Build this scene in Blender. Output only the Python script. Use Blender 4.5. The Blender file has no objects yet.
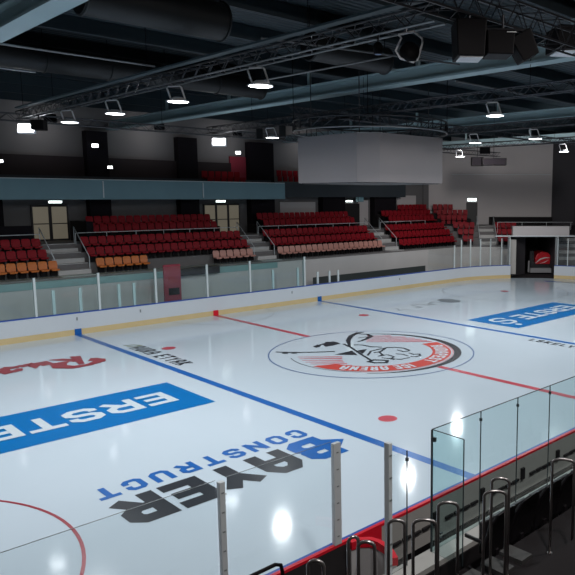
import bpy, bmesh, math, random
from mathutils import Vector, Matrix
random.seed(7)
SC = bpy.context.scene
COL = SC.collection
R = math.radians
PI = math.pi
D2 = math.sqrt(0.5)

# ------------------------------------------------------------------ materials
def mat(name, rgb, rough=0.6, metal=0.0, spec=0.4, var=0.0, vscale=6.0, bump=0.0, emit=None, estr=0.0):
    m = bpy.data.materials.new(name); m.use_nodes = True
    nt = m.node_tree; b = nt.nodes['Principled BSDF']
    b.inputs['Base Color'].default_value = (*rgb, 1)
    b.inputs['Roughness'].default_value = rough
    b.inputs['Metallic'].default_value = metal
    b.inputs['Specular IOR Level'].default_value = spec
    if var or bump:
        tc = nt.nodes.new('ShaderNodeTexCoord'); no = nt.nodes.new('ShaderNodeTexNoise')
        no.inputs['Scale'].default_value = vscale; no.inputs['Detail'].default_value = 4
        nt.links.new(tc.outputs['Object'], no.inputs['Vector'])
        if var:
            mx = nt.nodes.new('ShaderNodeMix'); mx.data_type = 'RGBA'
            mx.inputs['A'].default_value = (*[c*(1-var) for c in rgb], 1)
            mx.inputs['B'].default_value = (*[min(1, c*(1+var)) for c in rgb], 1)
            nt.links.new(no.outputs['Fac'], mx.inputs['Factor'])
            nt.links.new(mx.outputs['Result'], b.inputs['Base Color'])
        if bump:
            bp = nt.nodes.new('ShaderNodeBump'); bp.inputs['Strength'].default_value = bump
            bp.inputs['Distance'].default_value = 0.01
            nt.links.new(no.outputs['Fac'], bp.inputs['Height']); nt.links.new(bp.outputs['Normal'], b.inputs['Normal'])
    if emit:
        b.inputs['Emission Color'].default_value = (*emit, 1)
        b.inputs['Emission Strength'].default_value = estr
    return m

def glass_mat(name, tint, refl=1.0):
    m = bpy.data.materials.new(name); m.use_nodes = True
    nt = m.node_tree; nt.nodes.clear()
    out = nt.nodes.new('ShaderNodeOutputMaterial'); mix = nt.nodes.new('ShaderNodeMixShader')
    tr = nt.nodes.new('ShaderNodeBsdfTransparent'); tr.inputs['Color'].default_value = (*tint, 1)
    gl = nt.nodes.new('ShaderNodeBsdfGlossy'); gl.inputs['Roughness'].default_value = 0.03
    gl.inputs['Color'].default_value = (refl, refl, refl, 1)
    lw = nt.nodes.new('ShaderNodeLayerWeight'); lw.inputs['Blend'].default_value = 0.5
    pw = nt.nodes.new('ShaderNodeMath'); pw.operation = 'POWER'; pw.inputs[1].default_value = 5
    ma = nt.nodes.new('ShaderNodeMath'); ma.operation = 'MULTIPLY_ADD'; ma.inputs[1].default_value = 0.9; ma.inputs[2].default_value = 0.03
    nt.links.new(lw.outputs['Facing'], pw.inputs[0]); nt.links.new(pw.outputs[0], ma.inputs[0])
    nt.links.new(ma.outputs[0], mix.inputs['Fac'])
    nt.links.new(tr.outputs['BSDF'], mix.inputs[1]); nt.links.new(gl.outputs['BSDF'], mix.inputs[2])
    nt.links.new(mix.outputs['Shader'], out.inputs['Surface'])
    return m

def ice_mat():
    m = bpy.data.materials.new('ice'); m.use_nodes = True
    nt = m.node_tree; b = nt.nodes['Principled BSDF']
    tc = nt.nodes.new('ShaderNodeTexCoord')
    n1 = nt.nodes.new('ShaderNodeTexNoise'); n1.inputs['Scale'].default_value = 0.22; n1.inputs['Detail'].default_value = 5
    nt.links.new(tc.outputs['Object'], n1.inputs['Vector'])
    mx = nt.nodes.new('ShaderNodeMix'); mx.data_type = 'RGBA'
    mx.inputs['A'].default_value = (0.56, 0.66, 0.735, 1); mx.inputs['B'].default_value = (0.64, 0.73, 0.81, 1)
    nt.links.new(n1.outputs['Fac'], mx.inputs['Factor']); nt.links.new(mx.outputs['Result'], b.inputs['Base Color'])
    # fine resurfacing streaks along the rink in the roughness
    mp = nt.nodes.new('ShaderNodeMapping'); mp.inputs['Scale'].default_value = (0.25, 9.0, 1)
    n2 = nt.nodes.new('ShaderNodeTexNoise'); n2.inputs['Scale'].default_value = 1.2; n2.inputs['Detail'].default_value = 6
    nt.links.new(tc.outputs['Object'], mp.inputs['Vector']); nt.links.new(mp.outputs['Vector'], n2.inputs['Vector'])
    mr = nt.nodes.new('ShaderNodeMapRange'); mr.inputs['To Min'].default_value = 0.06; mr.inputs['To Max'].default_value = 0.14
    nt.links.new(n2.outputs['Fac'], mr.inputs['Value']); nt.links.new(mr.outputs['Result'], b.inputs['Roughness'])
    b.inputs['Specular IOR Level'].default_value = 0.35
    return m

def deck_mat():   # corrugated roof sheet
    m = mat('roof_sheet', (0.016, 0.027, 0.034), rough=0.55, metal=0.0)
    nt = m.node_tree; b = nt.nodes['Principled BSDF']
    tc = nt.nodes.new('ShaderNodeTexCoord'); w = nt.nodes.new('ShaderNodeTexWave')
    w.bands_direction = 'Y'; w.inputs['Scale'].default_value = 1.1
    nt.links.new(tc.outputs['Object'], w.inputs['Vector'])
    bp = nt.nodes.new('ShaderNodeBump'); bp.inputs['Strength'].default_value = 0.8; bp.inputs['Distance'].default_value = 0.06
    nt.links.new(w.outputs['Fac'], bp.inputs['Height']); nt.links.new(bp.outputs['Normal'], b.inputs['Normal'])
    return m

M = dict(
    ice=ice_mat(), deck=deck_mat(),
    rubber=mat('rubber_mat', (0.022, 0.019, 0.021), 0.8, var=0.3, vscale=3),
    blue_paint=mat('blue_line_paint', (0.010, 0.125, 0.44), 0.3, var=0.12, vscale=2),
    thin_blue=mat('thin_blue_paint', (0.10, 0.17, 0.36), 0.3),
    red_paint=mat('red_line_paint', (0.52, 0.055, 0.085), 0.3, var=0.12, vscale=2),
    dark_red_paint=mat('dark_red_paint', (0.34, 0.04, 0.06), 0.3),
    logo_red=mat('logo_red', (0.62, 0.075, 0.06), 0.3),
    stripe_red=mat('stripe_red', (0.60, 0.08, 0.11), 0.3),
    logo_dark=mat('logo_dark', (0.022, 0.027, 0.036), 0.3, var=0.15, vscale=3),
    logo_grey=mat('logo_grey', (0.17, 0.21, 0.24), 0.3),
    ad_blue=mat('ad_blue', (0.0, 0.16, 0.47), 0.3, var=0.08, vscale=1.5),
    ad_white=mat('ad_white', (0.62, 0.70, 0.76), 0.3),
    script_red=mat('script_red', (0.33, 0.035, 0.05), 0.3, var=0.12, vscale=3),
    board=mat('board_white', (0.64, 0.68, 0.72), 0.35, var=0.03, vscale=1),
    kick=mat('kick_yellow', (0.68, 0.52, 0.27), 0.4, var=0.06, vscale=2),
    cap_blue=mat('cap_blue', (0.035, 0.10, 0.42), 0.35),
    cap_red=mat('cap_red', (0.72, 0.012, 0.03), 0.35),
    board_back=mat('board_back_grey', (0.40, 0.385, 0.365), 0.6, var=0.08, vscale=3),
    alu=mat('aluminium', (0.62, 0.66, 0.68), 0.45, var=0.05),
    post_white=mat('post_white', (0.62, 0.68, 0.68), 0.4),
    steel=mat('brushed_steel', (0.36, 0.335, 0.33), 0.30, metal=0.85),
    black=mat('black_paint', (0.005, 0.004, 0.005), 0.6, spec=0.15),
    bracket=mat('black_bracket', (0.02, 0.018, 0.02), 0.5),
    glass=glass_mat('shield_glass', (0.975, 0.99, 0.99)),
    glass_teal=glass_mat('teal_edge_glass', (0.90, 0.965, 0.965)),
    gasket=mat('glass_edge_dark', (0.035, 0.05, 0.055), 0.4),
    wall_front=mat('stand_front_grey', (0.58, 0.56, 0.55), 0.6, var=0.08, vscale=0.6),
    cap_glass_tint=mat('parapet_glass_tint', (0.24, 0.40, 0.40), 0.4, var=0.1, vscale=1),  # teal cast of the glass in front, put into the band's colour
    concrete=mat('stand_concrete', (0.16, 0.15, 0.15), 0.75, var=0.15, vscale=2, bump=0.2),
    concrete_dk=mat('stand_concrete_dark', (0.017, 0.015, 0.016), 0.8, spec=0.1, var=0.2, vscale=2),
    step=mat('stair_grey', (0.50, 0.49, 0.48), 0.7, var=0.1, vscale=4),
    nosing=mat('stair_nosing', (0.055, 0.053, 0.052), 0.6),
    seat_red=mat('seat_red', (0.27, 0.010, 0.018), 0.5, spec=0.15),
    seat_orange=mat('seat_orange', (0.62, 0.17, 0.03), 0.4),
    seat_orange_hazed=mat('seat_orange_hazed', (0.56, 0.27, 0.22), 0.4),  # orange seats with the glass reflection put into their colour
    seat_black=mat('seat_black', (0.012, 0.010, 0.012), 0.35),
    wall_grey=mat('wall_grey', (0.15, 0.145, 0.147), 0.8, var=0.06, vscale=0.6),
    wall_light=mat('wall_light', (0.52, 0.49, 0.49), 0.8, var=0.04, vscale=0.4),
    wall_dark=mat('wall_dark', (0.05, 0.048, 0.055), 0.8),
    column=mat('column_black', (0.012, 0.010, 0.013), 0.8, spec=0.1),
    fascia=mat('fascia_teal', (0.17, 0.30, 0.35), 0.5, var=0.08, vscale=0.8),
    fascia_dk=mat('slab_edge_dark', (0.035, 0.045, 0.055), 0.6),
    beam=mat('beam_teal', (0.36, 0.48, 0.51), 0.5, var=0.06, vscale=1),
    truss=mat('truss_metal', (0.05, 0.05, 0.055), 0.35, metal=0.7),
    truss_lit=mat('truss_metal_lit', (0.22, 0.23, 0.24), 0.35, metal=0.7),  # lit copy of the truss metal, its brightness put into the colour
    duct=mat('duct_dark', (0.005, 0.006, 0.007), 0.55, var=0.2, vscale=2),
    cube=mat('screen_grey', (0.31, 0.285, 0.29), 0.55, var=0.03, vscale=1),
    cube_edge=mat('screen_edge', (0.05, 0.048, 0.05), 0.5),
    lamp_body=mat('lamp_body', (0.85, 0.85, 0.87), 0.5),
    lens=mat('lamp_lens', (0.9, 0.9, 0.9), 0.3, emit=(0.93, 0.96, 1.0), estr=16),
    lens_small=mat('small_lens', (0.9, 0.9, 0.9), 0.3, emit=(0.95, 0.97, 1.0), estr=6),
    lens_dead=mat('lens_dead', (0.03, 0.03, 0.04), 0.15),
    door_glass=mat('door_glass_warm', (0.22, 0.20, 0.15), 0.3, emit=(1.0, 0.88, 0.66), estr=0.07),
    door_frame=mat('door_frame_black', (0.02, 0.018, 0.02), 0.5),
    exit_light=mat('exit_light', (0.9, 0.95, 0.9), 0.3, emit=(0.85, 1.0, 0.95), estr=3.5),
    padding_red=mat('padding_red', (0.32, 0.035, 0.06), 0.45),
    padding_white=mat('padding_white', (0.55, 0.54, 0.54), 0.5),
    bench=mat('bench_dark', (0.05, 0.06, 0.06), 0.6),
    resurf_red=mat('resurfacer_red', (0.48, 0.012, 0.02), 0.3),
    resurf_dark=mat('resurfacer_dark', (0.02, 0.02, 0.022), 0.4),
    resurf_grey=mat('resurfacer_grey', (0.30, 0.30, 0.31), 0.4),
    tray=mat('cable_tray_grey', (0.07, 0.10, 0.115), 0.5),
    dark_sheet=mat('dark_sheet_paint', (0.022, 0.014, 0.016), 0.7),
    bolt=mat('dark_bolt', (0.30, 0.33, 0.34), 0.4, metal=0.6),
)

# ------------------------------------------------------------------ mesh builder
class MB:
    def __init__(s): s.v = []; s.f = []
    def quad(s, pts):
        n = len(s.v); s.v += [tuple(p) for p in pts]; s.f.append(tuple(range(n, n+len(pts)))); return s
    def box(s, x0, x1, y0, y1, z0, z1):
        n = len(s.v)
        s.v += [(x0,y0,z0),(x1,y0,z0),(x1,y1,z0),(x0,y1,z0),(x0,y0,z1),(x1,y0,z1),(x1,y1,z1),(x0,y1,z1)]
        s.f += [tuple(n+i for i in q) for q in ((0,3,2,1),(4,5,6,7),(0,1,5,4),(1,2,6,5),(2,3,7,6),(3,0,4,7))]
        return s
    def prism(s, poly, z0, z1):          # vertical prism from an outline (x, y)
        n = len(s.v); k = len(poly)
        a = sum(poly[i][0]*poly[(i+1)%k][1]-poly[(i+1)%k][0]*poly[i][1] for i in range(k))
        if a < 0: poly = poly[::-1]
        s.v += [(x,y,z0) for x,y in poly] + [(x,y,z1) for x,y in poly]
        s.f.append(tuple(n+i for i in range(k-1,-1,-1))); s.f.append(tuple(n+k+i for i in range(k)))
        for i in range(k):
            j = (i+1) % k; s.f.append((n+i, n+j, n+k+j, n+k+i))
        return s
    def extr(s, prof, axis_pts):         # profile (a, z) swept between two (origin, side) frames: axis_pts=[((x,y),(nx,ny)),...]
        n = len(s.v); k = len(prof)
        for (x,y),(nx,ny) in axis_pts:
            for a,z in prof: s.v.append((x+nx*a, y+ny*a, z))
        m = len(axis_pts)
        for q in range(m-1):
            for i in range(k):
                j = (i+1) % k
                s.f.append((n+q*k+i, n+q*k+j, n+(q+1)*k+j, n+(q+1)*k+i))
        s.f.append(tuple(n+i for i in range(k-1,-1,-1))); s.f.append(tuple(n+(m-1)*k+i for i in range(k)))
        return s
    def tube(s, pts, r, seg=6, caps=True):
        pts = [Vector(p) for p in pts]; n0 = len(s.v); up = None
        for i, p in enumerate(pts):
            d = (pts[min(i+1, len(pts)-1)] - pts[max(i-1, 0)]).normalized()
            if up is None or abs(d.dot(up)) > 0.95: up = Vector((0,0,1)) if abs(d.z) < 0.9 else Vector((1,0,0))
            a = d.cross(up).normalized(); b = a.cross(d).normalized(); up = b
            for k in range(seg):
                t = 2*PI*k/seg; q = p + a*math.cos(t)*r + b*math.sin(t)*r; s.v.append(tuple(q))
        for i in range(len(pts)-1):
            for k in range(seg):
                j = (k+1) % seg; s.f.append((n0+i*seg+k, n0+(i+1)*seg+k, n0+(i+1)*seg+j, n0+i*seg+j))
        if caps:
            s.f.append(tuple(n0+k for k in range(seg))); e = n0+(len(pts)-1)*seg
            s.f.append(tuple(e+k for k in range(seg-1,-1,-1)))
        return s
    def lathe(s, prof, seg=20, o=(0,0,0)):
        n = len(s.v); k = len(prof)
        for i in range(seg):
            t = 2*PI*i/seg
            for r,z in prof: s.v.append((o[0]+r*math.cos(t), o[1]+r*math.sin(t), o[2]+z))
        for i in range(seg):
            j = (i+1) % seg
            for q in range(k-1): s.f.append((n+i*k+q, n+j*k+q, n+j*k+q+1, n+i*k+q+1))
        return s
    def xf(s, mtx):
        s.v = [tuple(mtx @ Vector(p)) for p in s.v]; return s
    def build(s, name, m, parent=None, loc=None, smooth=False, bevel=0):
        me = bpy.data.meshes.new(name); me.from_pydata(s.v, [], s.f); me.update()
        bm = bmesh.new(); bm.from_mesh(me); bmesh.ops.remove_doubles(bm, verts=bm.verts, dist=1e-5)
        bmesh.ops.recalc_face_normals(bm, faces=bm.faces); bm.to_mesh(me); bm.free()
        me.materials.append(m)
        if smooth: me.polygons.foreach_set('use_smooth', [True]*len(me.polygons))
        o = bpy.data.objects.new(name, me); COL.objects.link(o)
        if parent is not None: o.parent = parent
        if loc: o.location = loc
        if bevel:
            b = o.modifiers.new('bevel', 'BEVEL'); b.width = bevel; b.segments = 2; b.limit_method = 'ANGLE'
        return o

def tag(o, label=None, cat=None, group=None, kind=None):
    if label: o['label'] = label
    if cat: o['category'] = cat
    if group: o['group'] = group
    if kind: o['kind'] = kind
    return o
def thing(name, label, cat, loc=(0,0,0), rz=0, group=None):
    o = bpy.data.objects.new(name, None); COL.objects.link(o); o.location = loc; o.rotation_euler = (0,0,rz)
    o.empty_display_size = 0.1
    return tag(o, label, cat, group)
def struct(o): o['kind'] = 'structure'; return o
def dup(root, loc, rz, label=None, group=None, mats=None, rot=None):
    r = root.copy(); COL.objects.link(r); r.location = loc; r.rotation_euler = rot if rot else (0,0,rz)
    if label: r['label'] = label
    if group: r['group'] = group
    for ch in list(root.children):
        c = ch.copy(); COL.objects.link(c); c.parent = r
        for g in list(ch.children):
            d = g.copy(); COL.objects.link(d); d.parent = c
    return r
def arc(cx, cy, r, a0, a1, n):
    return [(cx+r*math.cos(R(a0+(a1-a0)*i/n)), cy+r*math.sin(R(a0+(a1-a0)*i/n))) for i in range(n+1)]

import itertools
SEQ = itertools.count()
# flat painted marks: ribbons and polygons a few mm above the ice
def ribbon(mb, pts, w, z, closed=False, cut=False):
    P = [Vector((p[0], p[1])) for p in pts]; n = len(P); L = []; Rr = []
    z = z + 0.0011*(next(SEQ) % 6)
    for i in range(n):
        if closed: a = P[i-1]; c = P[(i+1) % n]
        else: a = P[i-1] if i else None; c = P[i+1] if i < n-1 else None
        d1 = (P[i]-a).normalized() if a is not None else None
        d2 = (c-P[i]).normalized() if c is not None else None
        if d1 is None: d1 = d2
        if d2 is None: d2 = d1
        n1 = Vector((-d1.y, d1.x)); n2 = Vector((-d2.y, d2.x)); m = (n1+n2)
        m = n1 if m.length < 1e-6 else m.normalized()
        k = max(0.45, m.dot(n1)); ww = (w[i] if isinstance(w, (list, tuple)) else w)/2
        L.append(P[i]+m*ww/k); Rr.append(P[i]-m*ww/k)
    rng = range(n if closed else n-1)
    for i in rng:
        j = (i+1) % n; q = z + 0.00006*(i % 17)
        mb.quad([(Rr[i].x,Rr[i].y,q),(Rr[j].x,Rr[j].y,q),(L[j].x,L[j].y,q)]); mb.quad([(Rr[i].x,Rr[i].y,q),(L[j].x,L[j].y,q),(L[i].x,L[i].y,q)])
    return mb
def poly(mb, pts, z):
    z = z + 0.0011*(next(SEQ) % 6)
    mb.quad([(p[0],p[1],z) for p in pts]); return mb

# block letters as strokes in a box 0..w by 0..1 (w given), centre lines
GL = {
 'A': (0.9, [[(0,0),(0,.75),(.25,1),(.65,1),(.9,.75),(.9,0)], [(0,.42),(.9,.42)]]),
 'B': (0.85, [[(0,0),(0,1),(.62,1),(.8,.87),(.8,.63),(.62,.52),(0,.52)], [(.62,.52),(.85,.38),(.85,.14),(.65,0),(0,0)]]),
 'C': (0.8, [[(.8,.72),(.8,.85),(.62,1),(.18,1),(0,.85),(0,.15),(.18,0),(.62,0),(.8,.15),(.8,.28)]]),
 'D': (0.85, [[(0,0),(0,1),(.6,1),(.85,.78),(.85,.22),(.6,0),(0,0)]]),
 'E': (0.75, [[(.75,1),(0,1),(0,0),(.75,0)], [(0,.5),(.65,.5)]]),
 'I': (0.0, [[(0,0),(0,1)]]),
 'K': (0.8, [[(0,0),(0,1)], [(.8,1),(.1,.5),(.8,0)]]),
 'L': (0.7, [[(0,1),(0,0),(.7,0)]]),
 'N': (0.85, [[(0,0),(0,1)], [(.02,.98),(.83,.02)], [(.85,0),(.85,1)]]),
 'O': (0.85, [[(.2,0),(0,.18),(0,.82),(.2,1),(.65,1),(.85,.82),(.85,.18),(.65,0),(.2,0)]]),
 'P': (0.8, [[(0,0),(0,1),(.6,1),(.8,.85),(.8,.6),(.6,.45),(0,.45)]]),
 'R': (0.85, [[(0,0),(0,1),(.62,1),(.82,.86),(.82,.6),(.62,.46),(0,.46)], [(.42,.46),(.85,0)]]),
 'S': (0.8, [[(.8,.78),(.8,.86),(.62,1),(.18,1),(0,.86),(0,.64),(.18,.52),(.62,.48),(.8,.36),(.8,.14),(.62,0),(.18,0),(0,.14),(0,.22)]]),
 'T': (0.8, [[(0,1),(.8,1)], [(.4,1),(.4,0)]]),
 'U': (0.85, [[(0,1),(0,.18),(.2,0),(.65,0),(.85,.18),(.85,1)]]),
 'V': (0.85, [[(0,1),(.42,0),(.85,1)]]),
 'Y': (0.9, [[(0,1),(.45,.48),(.9,1)], [(.45,.5),(.45,0)]]),
}
def glyph(mb, ch, f, wscale, h, t, z):
    """f maps (u, v) in metres to (x, y); h letter height, t stroke"""
    w, strokes = GL[ch]
    for st in strokes:
        pts = [(t/2 + p[0]*wscale, t/2 + p[1]*(h-t)) for p in st]
        # lengthen the free ends by half a stroke so that corners are square
        if len(pts) > 1 and pts[0] != pts[-1]:
            for a, b in ((0, 1), (-1, -2)):
                dx, dy = pts[a][0]-pts[b][0], pts[a][1]-pts[b][1]; l = math.hypot(dx, dy)
                e = min(1, t/2/l) if l else 0
                if ch in 'KNVYR' and abs(dx) > 0.01 and abs(dy) > 0.01: e *= 0.4
                pts[a] = (pts[a][0]+dx*e, pts[a][1]+dy*e)
        closed = pts[0] == pts[-1]
        if closed: pts = pts[:-1]
        ribbon(mb, [f(*p) for p in pts], t, z, closed=closed)
    return w*wscale + t
def word(text, f, h, wscale, t, gap, z, mb=None, space=0.5):
    mb = mb or MB(); u = 0
    for ch in text:
        if ch == ' ': u += space; continue
        u0 = u
        u += glyph(mb, ch, lambda a, b: f(u0+a, b), wscale, h, t, z) + gap
    return mb, u
def rot180(x0, y0): return lambda u, v: (x0-u, y0-v)
PWR = 200.0
EXPO = 0.22
# ================================================================== THE RINK
HW, HL, CR = 13.14, 30.0, 8.5          # half width, half length, corner radius
ICX, ICY = HL-CR, HW-CR
def rink_outline(off=0.0, n=14):
    r = CR+off; P = []
    for sx, sy, a in ((1,1,0),(-1,1,90),(-1,-1,180),(1,-1,270)):
        P += arc(sx*ICX, sy*ICY, r, a, a+90, n)
    return P
ice = struct(MB().prism(rink_outline(0.02), -0.06, 0.0).build('floor', M['ice']))
ice['label'] = 'smooth white ice of the hockey rink with painted lines'
hall = struct(MB().box(-34, 46, -40, 30, -0.30, -0.07).build('floor', M['rubber']))
hall['label'] = 'dark rubber floor around the ice'

# ---- painted lines (decals of the ice)
Z1, Z2, Z3 = 0.003, 0.011, 0.019
def mark(mb, name, m, label=None):
    o = mb.build(name, m, ice)
    if label: o['label'] = label
    return o
BL = 7.59
mark(poly(MB(), [(-BL-.15,-HW),(-BL+.15,-HW),(-BL+.15,HW),(-BL-.15,HW)], Z1), 'blue_line', M['blue_paint'], 'nearer blue line painted across the ice')
mark(poly(MB(), [(BL-.15,-HW),(BL+.15,-HW),(BL+.15,HW),(BL-.15,HW)], Z1), 'blue_line', M['blue_paint'], 'farther blue line painted across the ice')
mb = MB()
poly(mb, [(-.15,-HW),(.15,-HW),(.15,-3.95),(-.15,-3.95)], Z1); poly(mb, [(-.15,4.5),(.15,4.5),(.15,HW),(-.15,HW)], Z1)
mark(mb, 'centre_line', M['red_paint'], 'red centre line broken by the emblem')
mark(ribbon(MB(), arc(0,0,4.5,0,356,89), .05, Z2, closed=True), 'centre_circle', M['thin_blue'])
def disc(mb, x, y, r, z, n=24): return poly(mb, arc(x,y,r,0,360-360/n,n-1), z)
for (x, y) in ((-5.95,7.05),(-5.95,-7.05),(5.95,7.05),(5.95,-7.05),(19.83,7.09),(-19.83,-7.09),(-19.83,7.09)):
    mark(disc(MB(), x, y, .30, Z1), 'faceoff_spot', M['red_paint'])
mark(ribbon(MB(), arc(-19.83,-7.09,4.5,0,356,89), .07, Z1, closed=True), 'faceoff_circle', M['dark_red_paint'])
mark(ribbon(MB(), arc(19.83,7.09,4.5,0,356,89), .05, Z1, closed=True), 'faceoff_circle', M['logo_grey'])
mark(ribbon(MB(), arc(0.3,13.1,3.0,182,358,40), .03, Z1), 'referee_crease', M['logo_grey'])

# ---- ERSTE panels
def erste(x_right, name):
    p = mark(poly(MB(), [(x_right,-1.66),(x_right,1.76),(x_right-8.9,1.76),(x_right-8.9,-1.66)], Z1), name, M['ad_blue'], 'blue painted sponsor panel on the ice')
    mb, u = word('ERSTE', rot180(x_right-0.75, 0.72), 1.35, .94, .27, .15, Z2)
    # the sloped S and dot mark after the word
    x0 = x_right-0.75-u-.45
    f = lambda a, b: (x0-a-.12*b, .95-b)
    glyph(mb, 'S', f, 1.25, 1.6, .25, Z2)
    disc(mb, x0-.95, -1.05, .2, Z2, 12)
    o = mb.build('panel_lettering', M['ad_white'], p); return o
erste(-8.71, 'sponsor_panel'); erste(17.78, 'sponsor_panel')

# ---- BAYER CONSTRUCT
z = Z1
mb = MB(); f = rot180(-8.54, -6.62)
glyph(mb, 'B', f, .86, 1.58, .38, z)
poly(mb, [(-8.58,-6.97),(-8.06,-7.42),(-8.58,-7.87)], z)
mark(mb, 'logo_initial', M['blue_paint'], 'blue block letter B with a pointed right side')
mb, u = word('AYER', rot180(-9.80, -6.70), 1.50, .80, .38, .13, z)
mark(mb, 'logo_lettering', M['logo_dark'], 'heavy dark block letters')
mb, u = word('CONSTRUCT', rot180(-8.50, -5.78), .68, .42, .15, .18, z)
mark(mb, 'logo_subtitle', M['blue_paint'], 'small blue block letters')

# ---- traced script and emblem marks (world metres on the ice)
TR = {
 'horn': [(-0.11, 1.37), (0.73, 2.44), (1.56, 3.16), (2.24, 3.45), (2.56, 3.34)],
 'horn2': [(2.14, 3.22), (2.36, 2.88), (2.19, 2.39), (1.64, 2.11), (1.13, 1.94), (0.83, 1.94)],
 'horn3': [(1.45, 2.52), (1.84, 2.44), (2.13, 2.35)],
 'glove': [(-0.74, 2.74), (-0.62, 2.37), (-0.3, 2.42), (-0.01, 2.37), (0.11, 2.79), (-0.23, 2.84)],
 'tri': [(-1.57, 0.68), (-1.0, 0.67), (-0.56, 0.7), (-0.95, -0.1)],
 'cross': [(0.08, 2.03), (-0.17, 1.2), (-0.65, 0.14), (-1.07, -0.88), (-1.19, -1.19)],
 'cross2': [(0.28, 1.54), (0.55, 1.25), (0.58, 0.65), (0.86, 0.27)],
 'tri2': [(-0.39, 0.53), (0.11, 0.45), (-0.66, -0.1)],
 'h1': [(-0.69, -0.46), (-0.04, 0.03), (0.5, 0.05), (0.76, 0.01)],
 'h2': [(-0.16, -0.29), (0.11, -0.31), (-0.22, -0.95), (-0.48, -0.88)],
 'h3': [(-0.56, -1.21), (-0.47, -1.54), (-0.43, -1.83)],
 'jaw': [(-1.44, -1.32), (-1.06, -1.25), (-0.75, -1.73), (-1.04, -1.98), (-1.39, -1.64)],
 'o1': [(0.11, -0.39), (0.91, 0.03), (1.25, -0.23), (1.39, -0.6), (1.24, -1.13)],
 'o2': [(0.94, -0.64), (0.87, -1.1), (1.2, -1.17)],
 'o3': [(0.89, -1.42), (0.82, -1.77), (1.05, -1.88), (0.87, -2.12), (0.55, -2.11), (0.45, -1.93)],
 'o4': [(-0.42, -1.52), (-0.23, -1.99), (0.28, -2.04)],
 'o5': [(-0.3, -0.82), (-0.02, -1.02), (-0.08, -1.46), (-0.41, -1.6)],
 'o6': [(0.38, -1.1), (0.51, -1.45), (0.44, -1.8)],
 'stick': [(-3.07, 2.91), (-2.48, 2.19), (-1.93, 1.69), (-1.19, 1.12)],
 'stickblob': [(-2.96, 2.56), (-2.8, 2.38)],
 'stickblob2': [(-2.69, 2.27), (-2.53, 2.11)],
 'glove2': [(-1.24, 2.61), (-0.86, 2.78), (-0.69, 2.67), (-1.04, 2.37), (-1.28, 2.33)],
 'glove3': [(-0.76, 2.45), (-0.24, 2.96), (0.12, 2.67), (0.05, 2.2), (-0.45, 2.13), (-0.85, 2.17)],
 'Rtail': [(-9.29, 7.41), (-9.06, 7.27), (-8.83, 7.13)],
 'Rbowl': [(-9.98, 7.72), (-10.47, 7.55), (-10.58, 7.0), (-10.22, 6.53), (-9.59, 6.54), (-9.06, 6.86), (-8.79, 7.13)],
 'Rstem': [(-9.68, 8.53), (-9.29, 8.34), (-9.69, 6.83), (-9.9, 6.86), (-9.78, 7.71)],
 'Rtop': [(-10.45, 8.56), (-10.13, 8.28), (-9.86, 7.94), (-9.83, 7.47)],
 'u': [(-10.77, 7.67), (-10.82, 8.2), (-11.01, 8.21), (-11.23, 7.87), (-11.28, 8.3), (-11.48, 8.23), (-11.68, 8.06)],
 's': [(-11.54, 8.39), (-11.82, 8.2), (-12.08, 8.29), (-12.4, 8.0), (-12.29, 7.54), (-11.92, 7.59), (-11.77, 7.88)],
 'emb': [(13.33, 7.93), (13.98, 7.87), (14.29, 7.28), (14.05, 6.48), (13.59, 6.11), (12.97, 6.41), (12.89, 7.17)],
 'scr1': [(12.56, 6.59), (12.56, 7.01), (12.46, 7.53), (11.63, 7.14), (11.82, 6.71), (11.24, 6.91), (11.18, 7.45), (10.57, 7.6), (10.32, 6.54), (9.96, 6.68)],
 'scr2': [(9.24, 6.52), (8.91, 6.73), (8.52, 6.7), (8.93, 7.22), (8.92, 7.45)],
}
mb = MB()
ribbon(mb, TR['Rtail'], [.5,.6,.05], Z1); ribbon(mb, TR['Rbowl'], [.15,.6,.55,.42,.32,.5,.12], Z2)
poly(mb, TR['Rstem'], Z3); ribbon(mb, TR['Rtop'], [.1,.4,.32,.14], Z1)
ribbon(mb, TR['u'], [.46,.5,.36,.46,.36,.42,.2], Z2); ribbon(mb, TR['s'], [.2,.32,.46,.46,.46,.36,.2], Z2)
mark(mb, 'script_logo', M['script_red'], 'dark red brush script logo on the ice')
mark(disc(MB(), -12.95, 7.0, .16, Z1, 10), 'script_dot', M['logo_dark'])
mark(poly(MB(), TR['emb'], Z1), 'oval_emblem', M['logo_grey'], 'grey oval emblem on the ice')
mb = MB(); ribbon(mb, TR['scr1'], .10, Z1); ribbon(mb, TR['scr2'], .09, Z1)
mark(mb, 'emblem_script', M['logo_grey'])
f = lambda u, v: (-7.22+v+.06*u*0, 9.0-u)
mb, u = word('AURA ETYAK', lambda u, v: (-7.2+v, 8.35-u), .70, .28, .13, .12, Z1, space=.32)
mark(mb, 'side_lettering', M['logo_dark'], 'thin dark lettering beside the nearer blue line')
mark(ribbon(MB(), [(-7.15,9.0),(-6.75,8.9),(-6.55,8.5),(-6.9,8.45),(-7.1,8.75)], .12, Z1), 'side_logo', mat('olive_paint', (.16,.19,.08), .3))
mb, u = word('LSKELVA', lambda u, v: (6.72+v, -3.7-u), .5, .26, .10, .12, Z1)
mark(mb, 'side_lettering', M['logo_dark'], 'dark lettering beside the farther blue line')
mark(ribbon(MB(), [(27.0,8.3),(27.2,7.6),(27.35,6.9)], .45, Z1), 'end_logo', M['blue_paint'])
mark(ribbon(MB(), [(27.35,6.9),(27.6,6.0),(27.7,5.0)], .22, Z1), 'end_lettering', M['logo_dark'])

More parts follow.
